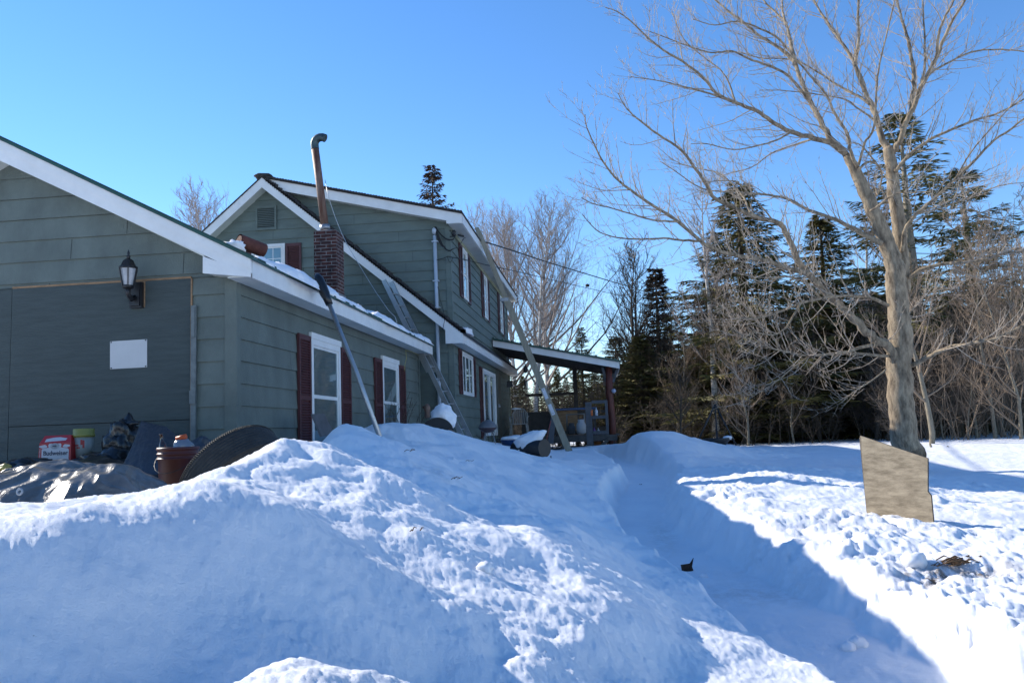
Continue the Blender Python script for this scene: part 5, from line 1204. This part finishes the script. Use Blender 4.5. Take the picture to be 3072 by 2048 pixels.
# hanging feeder
hp = PY(1577, 1130, 25.2); FD = thing('bird_feeder', 'black hanging bird feeder with pale tube under the porch roof', 'bird feeder', hp)
zr = pz(hp.x)-.1
b = MB(); b.tube([(hp.x, hp.y, zr-.05), (hp.x, hp.y, hp.z+.1)], .006, 5); b.build('cord', M_cable, FD)
b = MB(); b.lathe([(0, .24), (.05, .2), (.065, .1), (.065, .02), (0, 0)], hp+Vector((0, 0, .12)), 12); b.lathe([(0, -.12), (.05, -.14), (.05, -.3), (.0, -.3)], hp, 12); b.lathe([(0, -.38), (.10, -.38), (.1, -.36), (0, -.35)], hp, 14); b.build('feeder_body', M_dark, FD)
b = MB(); b.tube([hp+Vector((.03, -.06, -.16)), hp+Vector((.03, -.06, -.36))], .03, 8); b.build('seed_tube', mat('pale_tube', (.5, .45, .36), .5), FD)
b = MB(); q = PY(1529, 1152, 25.6); b.box(q-Vector((.09, .05, .09)), q+Vector((.09, .05, .08))); b.lathe([(0, .12), (.1, .08), (.0, .06)], q, 8); b.build('wall_lamp', M_dark, None, label='dark boxy lamp on the wall under the porch eave', cat='wall lamp')
# propane tanks
def tank(px, py, Y, sc, label, m):
    p = PY(px, py, Y); p.z = 1.405; T_ = thing('propane_tank', label, 'propane tank', p)
    b = MB(); b.lathe([(0, .02), (.09, .02), (.145, .08), (.15, .3), (.12, .38), (.04, .41), (0, .41)], p, 24, Matrix.Scale(sc, 3)); b.build('cylinder', m, T_)
    b = MB(); b.lathe([(.10, .37), (.10, .48), (.092, .48), (.092, .37)], p, 20, Matrix.Scale(sc, 3)); b.tube([p+Vector((0, 0, .4*sc)), p+Vector((0, 0, .45*sc))], .02, 8); b.build('collar', m, T_)
tank(1744, 1290, 25.6, 1, 'white propane tank on the porch deck beside the grey gate post', M_tank)
tank(1715, 1292, 25.9, .8, 'smaller grey propane tank just left of the white one', M_greywood)
b = MB(); xx0, xx1 = PY(1660, 1225, 26.3).x, PY(1790, 1225, 26.3).x; zz0 = PY(1700, 1224, 26.3).z
TBL = thing('porch_table', 'long porch table with blue cover behind the propane tanks', 'table', ((xx0+xx1)/2, 26.6, 1.4))
b.box((xx0, 26.3, zz0-.06), (xx1, 27.0, zz0)); b.build('cover', M_blue, TBL)
for x in (xx0+.08, xx1-.08):
    for y in (26.38, 26.92): boxp('leg', (x-.04, y-.04, 1.4), (x+.04, y+.04, zz0-.062), M_porchwood, TBL)
boxp('front_board', (xx0+.1, 26.44, 1.55), (xx0+.75, 26.47, zz0-.07), M_rawwood, TBL)
b = MB(); q0 = PY(1700, 1243, 26.0); q1 = PY(1750, 1295, 26.0)
b.tube([(q0.x, 26.0, 1.4), (q0.x, 26.0, q0.z), (q1.x+.05, 26.0, q0.z), (q1.x+.05, 26.0, 1.4)], .03, 8); b.build('frame', M_chair, None, label='white tubular frame standing behind the two propane tanks', cat='frame')
boxp_ = MB(); q = PY(1610, 1240, 26.8); boxp_.box((q.x-.5, 26.8, 1.4), (q.x+.45, 27.3, q.z)); boxp_.box((q.x-.55, 26.76, q.z+.002), (q.x+.5, 27.34, q.z+.05)); boxp_.build('cabinet', M_porchwood, None, label='dark low wooden cabinet at the back of the porch behind the patio chair', cat='cabinet')
for px, py, cl, lab, h_ in [(1775, 1250, (.5, .12, .03), 'spray bottle with red trigger on the porch shelf', .25), (1790, 1250, (.5, .53, .58), 'clear plastic container on the porch shelf beside the spray bottle', .24), (1783, 1290, (.13, .05, .25), 'purple bottle on the lower porch rail', .22), (1795, 1288, (.4, .42, .4), 'pale bottle right of the purple one on the porch deck', .2)]:
    p = PY(px, py, 24.98); p.z = 1.972 if py < 1270 else 1.405
    if py < 1270: p.y = 24.82
    b = MB(); b.lathe([(0, 0), (.045, 0), (.045, h_*.6), (.015, h_*.8), (.015, h_), (0, h_)], p, 10); b.build('bottle', mat('bottle_%d' % px, cl, .4), None, label=lab, cat='bottle')
b = MB(); q = PY(1841, 1172, YP+.06); b.blob(q, (.07, .07, .065), 2, .03); b.build('dome_lamp', mat('dome', (.35, .38, .48), .3), None, label='small white round lamp fixed to the red porch post', cat='lamp')
b = MB(); q = PY(1790, 1338, 25.4); b.box(q-Vector((.16, .1, .12)), q+Vector((.14, .1, .15))); b.box(q+Vector((-.165, -.105, .15)), q+Vector((.145, .105, .17))); b.build('crate', mat('orange_box', (.36, .13, .04), .6, .2, 5), None, label='orange box under the porch deck beside the diagonal brace', cat='box')
b = MB(); b.bar(PY(1790, 1352, YP-.1), PY(1822, 1320, YP-.02), .07, .09); b.build('plank', M_porchwood, None, label='dark plank propped diagonally under the porch deck edge', cat='plank')
b = MB(); b.tube([PY(1638, 1325, 22), PY(1652, 1262, 22.3)], .017, 6); b.build('shovel_handle', mat('handle_red', (.22, .06, .05), .6), None, label='thin reddish tool handle standing in snow behind the barrel smoker', cat='tool handle')
b = MB(); b.bar(PY(1652, 1330, 22.4), PY(1660, 1252, 22.8), .14, .04, up=(0, 1, 0)); b.build('plank', M_greywood, None, label='dark upright plank leaning beside the reddish tool handle', cat='plank')
# tripod and fire pit in the yard
tpz = PY(2145, 1213, 22.0); TP = thing('tripod', 'black metal tripod standing in the snow in front of the birch trunk', 'tripod', (tpz.x, 22, 1.1))
for px, py, Y in ((2093, 1325, 21.8), (2152, 1325, 22.6), (2206, 1330, 21.8)):
    b = MB(); q = PY(px, py, Y); b.tube([tpz, q-(tpz-q)*.05], .022, 7); b.build('leg', M_dark, TP)
b = MB(); b.tube([tpz, tpz-Vector((0, 0, .55))], .008, 5); b.build('chain', M_dark, TP)
fp = PY(2150, 1330, 21.9); FP = thing('fire_pit', 'dark iron fire pit under the tripod with snow on its edge', 'fire pit', fp)
b = MB(); b.lathe([(0, 0), (.22, 0), (.34, .14), (.34, .19), (.31, .19), (.2, .05), (0, .05)], fp-Vector((0, 0, .05)), 24); b.build('bowl', M_dark, FP)
b = MB(); b.blob(fp+Vector((.28, -.05, .14)), (.12, .1, .05), 8, .3); b.build('snow', M_snow, FP)
# old plywood sheet stuck in the snow
A = PY(2580, 1306, 9.3); B_ = PY(2783, 1374, 9.15); B_.y = 9.0; B_ = PY(2783, 1374, 8.75); C_ = PY(2786, 1560, 8.75); D_ = PY(2600, 1535, 9.3)
Cc = C_-(B_-C_)*.25; Dd = D_-(A-D_)*.25
PLY = thing('plywood_sheet', 'weathered brown plywood sheet with slanted top stuck upright in the snow', 'board', (A+Cc)/2-Vector((0, 0, .6)))
nrm = (B_-A).cross(D_-A).normalized(); nrm = -nrm if nrm.y < 0 else nrm
b = MB(); off = nrm*.022
front = [A, B_, Vector((C_.x-.005, C_.y, C_.z+.28)), Vector((C_.x+.03, C_.y-.01, C_.z+.24)), Cc+Vector((.05, 0, 0)), Dd]
front = [p-nrm*(p-A).dot(nrm) for p in front]; n6 = len(front); b.add(front+[p+off for p in front], [tuple(range(n6))]+[tuple(range(n6, 2*n6))[::-1]]); b.build('sheet', M_boardw, PLY)
b = MB(); b.add(front+[p+off for p in front], [(i, (i+1) % n6, n6+(i+1) % n6, n6+i) for i in range(n6)]); b.build('edge', M_edge, PLY)
b = MB(); b.bar(A+nrm*.03+Vector((.01, 0, -.02)), Dd+nrm*.03+Vector((.02, 0, 0)), .05, .06); b.build('edge_shade_bar', M_edge, PLY)  # added dark bar, stands for the shadowed left edge of the sheet
# small items on snow
def onsnow(px, py, Y): p = PY(px, py, Y); p.z = gz(p.x, p.y); return p
def hit(px, py, a=1.5, e=40):
    d = ray(px, py); d = d/d[1]; t = np.linspace(a, e, 6000); zz = snow_z(d[0]*t, d[1]*t)[0]; k = np.argmax((1.6+d[2]*t) < zz); return Vector((d[0]*t[k], d[1]*t[k], float(zz[k])))
p = hit(2062, 1712); b = MB()
b.add([p+Vector(q) for q in ((-.05, 0, .0), (.01, .01, .02), (.03, 0, .07), (.07, .02, .12), (.05, .01, .04), (.06, -.01, -.0), (.0, -.02, .01), (-.06, -.01, .06))], [(0, 1, 7), (1, 2, 7), (1, 4, 3, 2), (1, 5, 4), (0, 6, 5, 1)])
o = b.build('dead_leaf', M_glove, None, label='curled dark brown dead leaf standing on the shaded path', cat='leaf'); o.modifiers.new('t', 'SOLIDIFY').thickness = .01
for k, (px, py, L_, lab) in enumerate([(1215, 1358, .16, 'bent brown twig lying on snow right of the roof rake foot'), (1405, 1385, .14, 'dark curled twig on the shaded snow slope below the ladder'), (1352, 1442, .16, 'short dark bark scrap on the shaded slope in front of the half drum'), (1245, 1600, .07, 'tiny bark crumb on the near lit snow crest'), (2880, 1690, .3, 'brown clump of dirt and bark showing through the right bank'), (2830, 1700, .18, 'smaller dirt clump left of the larger brown one'), (1920, 1455, .09, 'dark leaf scrap at the far end of the path')]):
    p = hit(px, py); rr = random.Random(k); b = MB()
    L_ *= .6 if L_ < .17 else .85
    for j in range(3 if L_ < .12 else 30):
        q0 = p+Vector((rr.uniform(-L_, L_)*.6, rr.uniform(-L_, L_)*.4, .012)); a = rr.uniform(-.6, .6)
        b.tube([q0, q0+Vector((math.cos(a)*L_*.25, math.sin(a)*L_*.25, rr.uniform(0, .03))), q0+Vector((math.cos(a+.4)*L_*.5, math.sin(a+.4)*L_*.5, rr.uniform(0, .02)))], [.006*(.5 if L_ < .17 else .8), .007*(.5 if L_ < .17 else .8), .002], 5)
    b.build('twig_debris', mat('debris', (.12, .07, .035), .95, .4, 30), None, label=lab, cat='debris')
# snow covered heap far right
b = MB(); q = PY(2868, 1415, 24); b.blob(q, (.55, .5, .17), 9, .12, 1, 28, 16); b.build('snow_mound', M_snow, None, label='rounded sunlit snow mound at the wood edge right of the maple', cat='snow mound')
# forked stub right of trunk
q = PY(2822, 1412, 22.5); b = MB(); b.tube([q-Vector((0, 0, .2)), q+Vector((.0, 0, .25))], [.07, .055], 8); b.tube([q+Vector((0, 0, .22)), q+Vector((-.14, 0, .42)), q+Vector((-.2, 0, .7))], [.05, .04, .025], 8); b.tube([q+Vector((0, 0, .22)), q+Vector((.12, 0, .4)), q+Vector((.24, 0, .62))], [.045, .035, .03], 8); b.build('tree_stub', M_bark4, None, label='small forked stub of a tree right of the maple trunk', cat='stump')
# shrubs by garage windows
def shrub(px, py, Y, h, n, lab, seed, spread=.5):
    rr = random.Random(seed); b = MB(); base = PY(px, py, Y); base.z = gz(base.x, base.y)-.1
    for k in range(n):
        d = Vector((rr.gauss(0, spread), rr.gauss(0, spread), 1)).normalized(); p = [base+Vector((rr.uniform(-.15, .15), rr.uniform(-.1, .1), 0))]
        for i in range(7): d = (d+rvec(rr)*.28).normalized(); p.append(p[-1]+d*h/7)
        b.tube(p, [.008*(1-.7*i/7)+.0015 for i in range(8)], 4, cap=False)
        for i in range(2, 7): b.tube([p[i], p[i]+(rvec(rr)+d*.5).normalized()*h*.16], [.004, .002], 3, cap=False)
    b.build('bare_shrub', M_bark3, None, label=lab, cat='shrub')
shrub(1190, 1275, 14.8, .9, 9, 'thin bare shrub in front of the second garage window', 1)
shrub(1235, 1275, 16.2, .8, 7, 'thin bare shrub at the rear corner of the garage wall', 2)
shrub(1478, 1320, 21.5, 1.1, 8, 'wiry bare shrub against the glass door', 3)
b = MB(); q = PX(1217, 1050, XG+.12); b.tube([q, q+Vector((0, .05, -.15)), q+Vector((0, -.1, -.3)), q+Vector((0, -.12, -.42))], .006, 5); b.tube([q, q+Vector((0, .5, .02)), q+Vector((0, 1.2, 0))], .006, 5); b.build('cord', mat('yellow_cord', (.35, .32, .12), .7), None, label='loose yellowish cord hanging below the garage soffit', cat='cord')
# snow clods along the shovelled path
rr = random.Random(8)
for k, (px, py, r_, lab) in enumerate([(2575, 1935, .06, 'snow clod on the path floor near the bottom edge, right one of two'), (2545, 1948, .05, 'flat snow clod on the path floor, left one of two near the bottom'), (2110, 1730, .04, 'small snow clod beside the dark dead leaf on the path'), (2745, 1690, .09, 'large sunlit snow clod on the right bank below the plywood sheet'), (1455, 1712, .04, 'small shaded snow clod on the near bank left of the path')]):
    p = hit(px, py); b = MB(); b.blob(p+Vector((0, 0, r_*.2)), (r_, r_*.9, r_*.75), k+60, .3, 1.3, 16, 10); b.build('snow_clod', M_snow, None, label=lab, cat='snow clod', group='snow clods along the path')
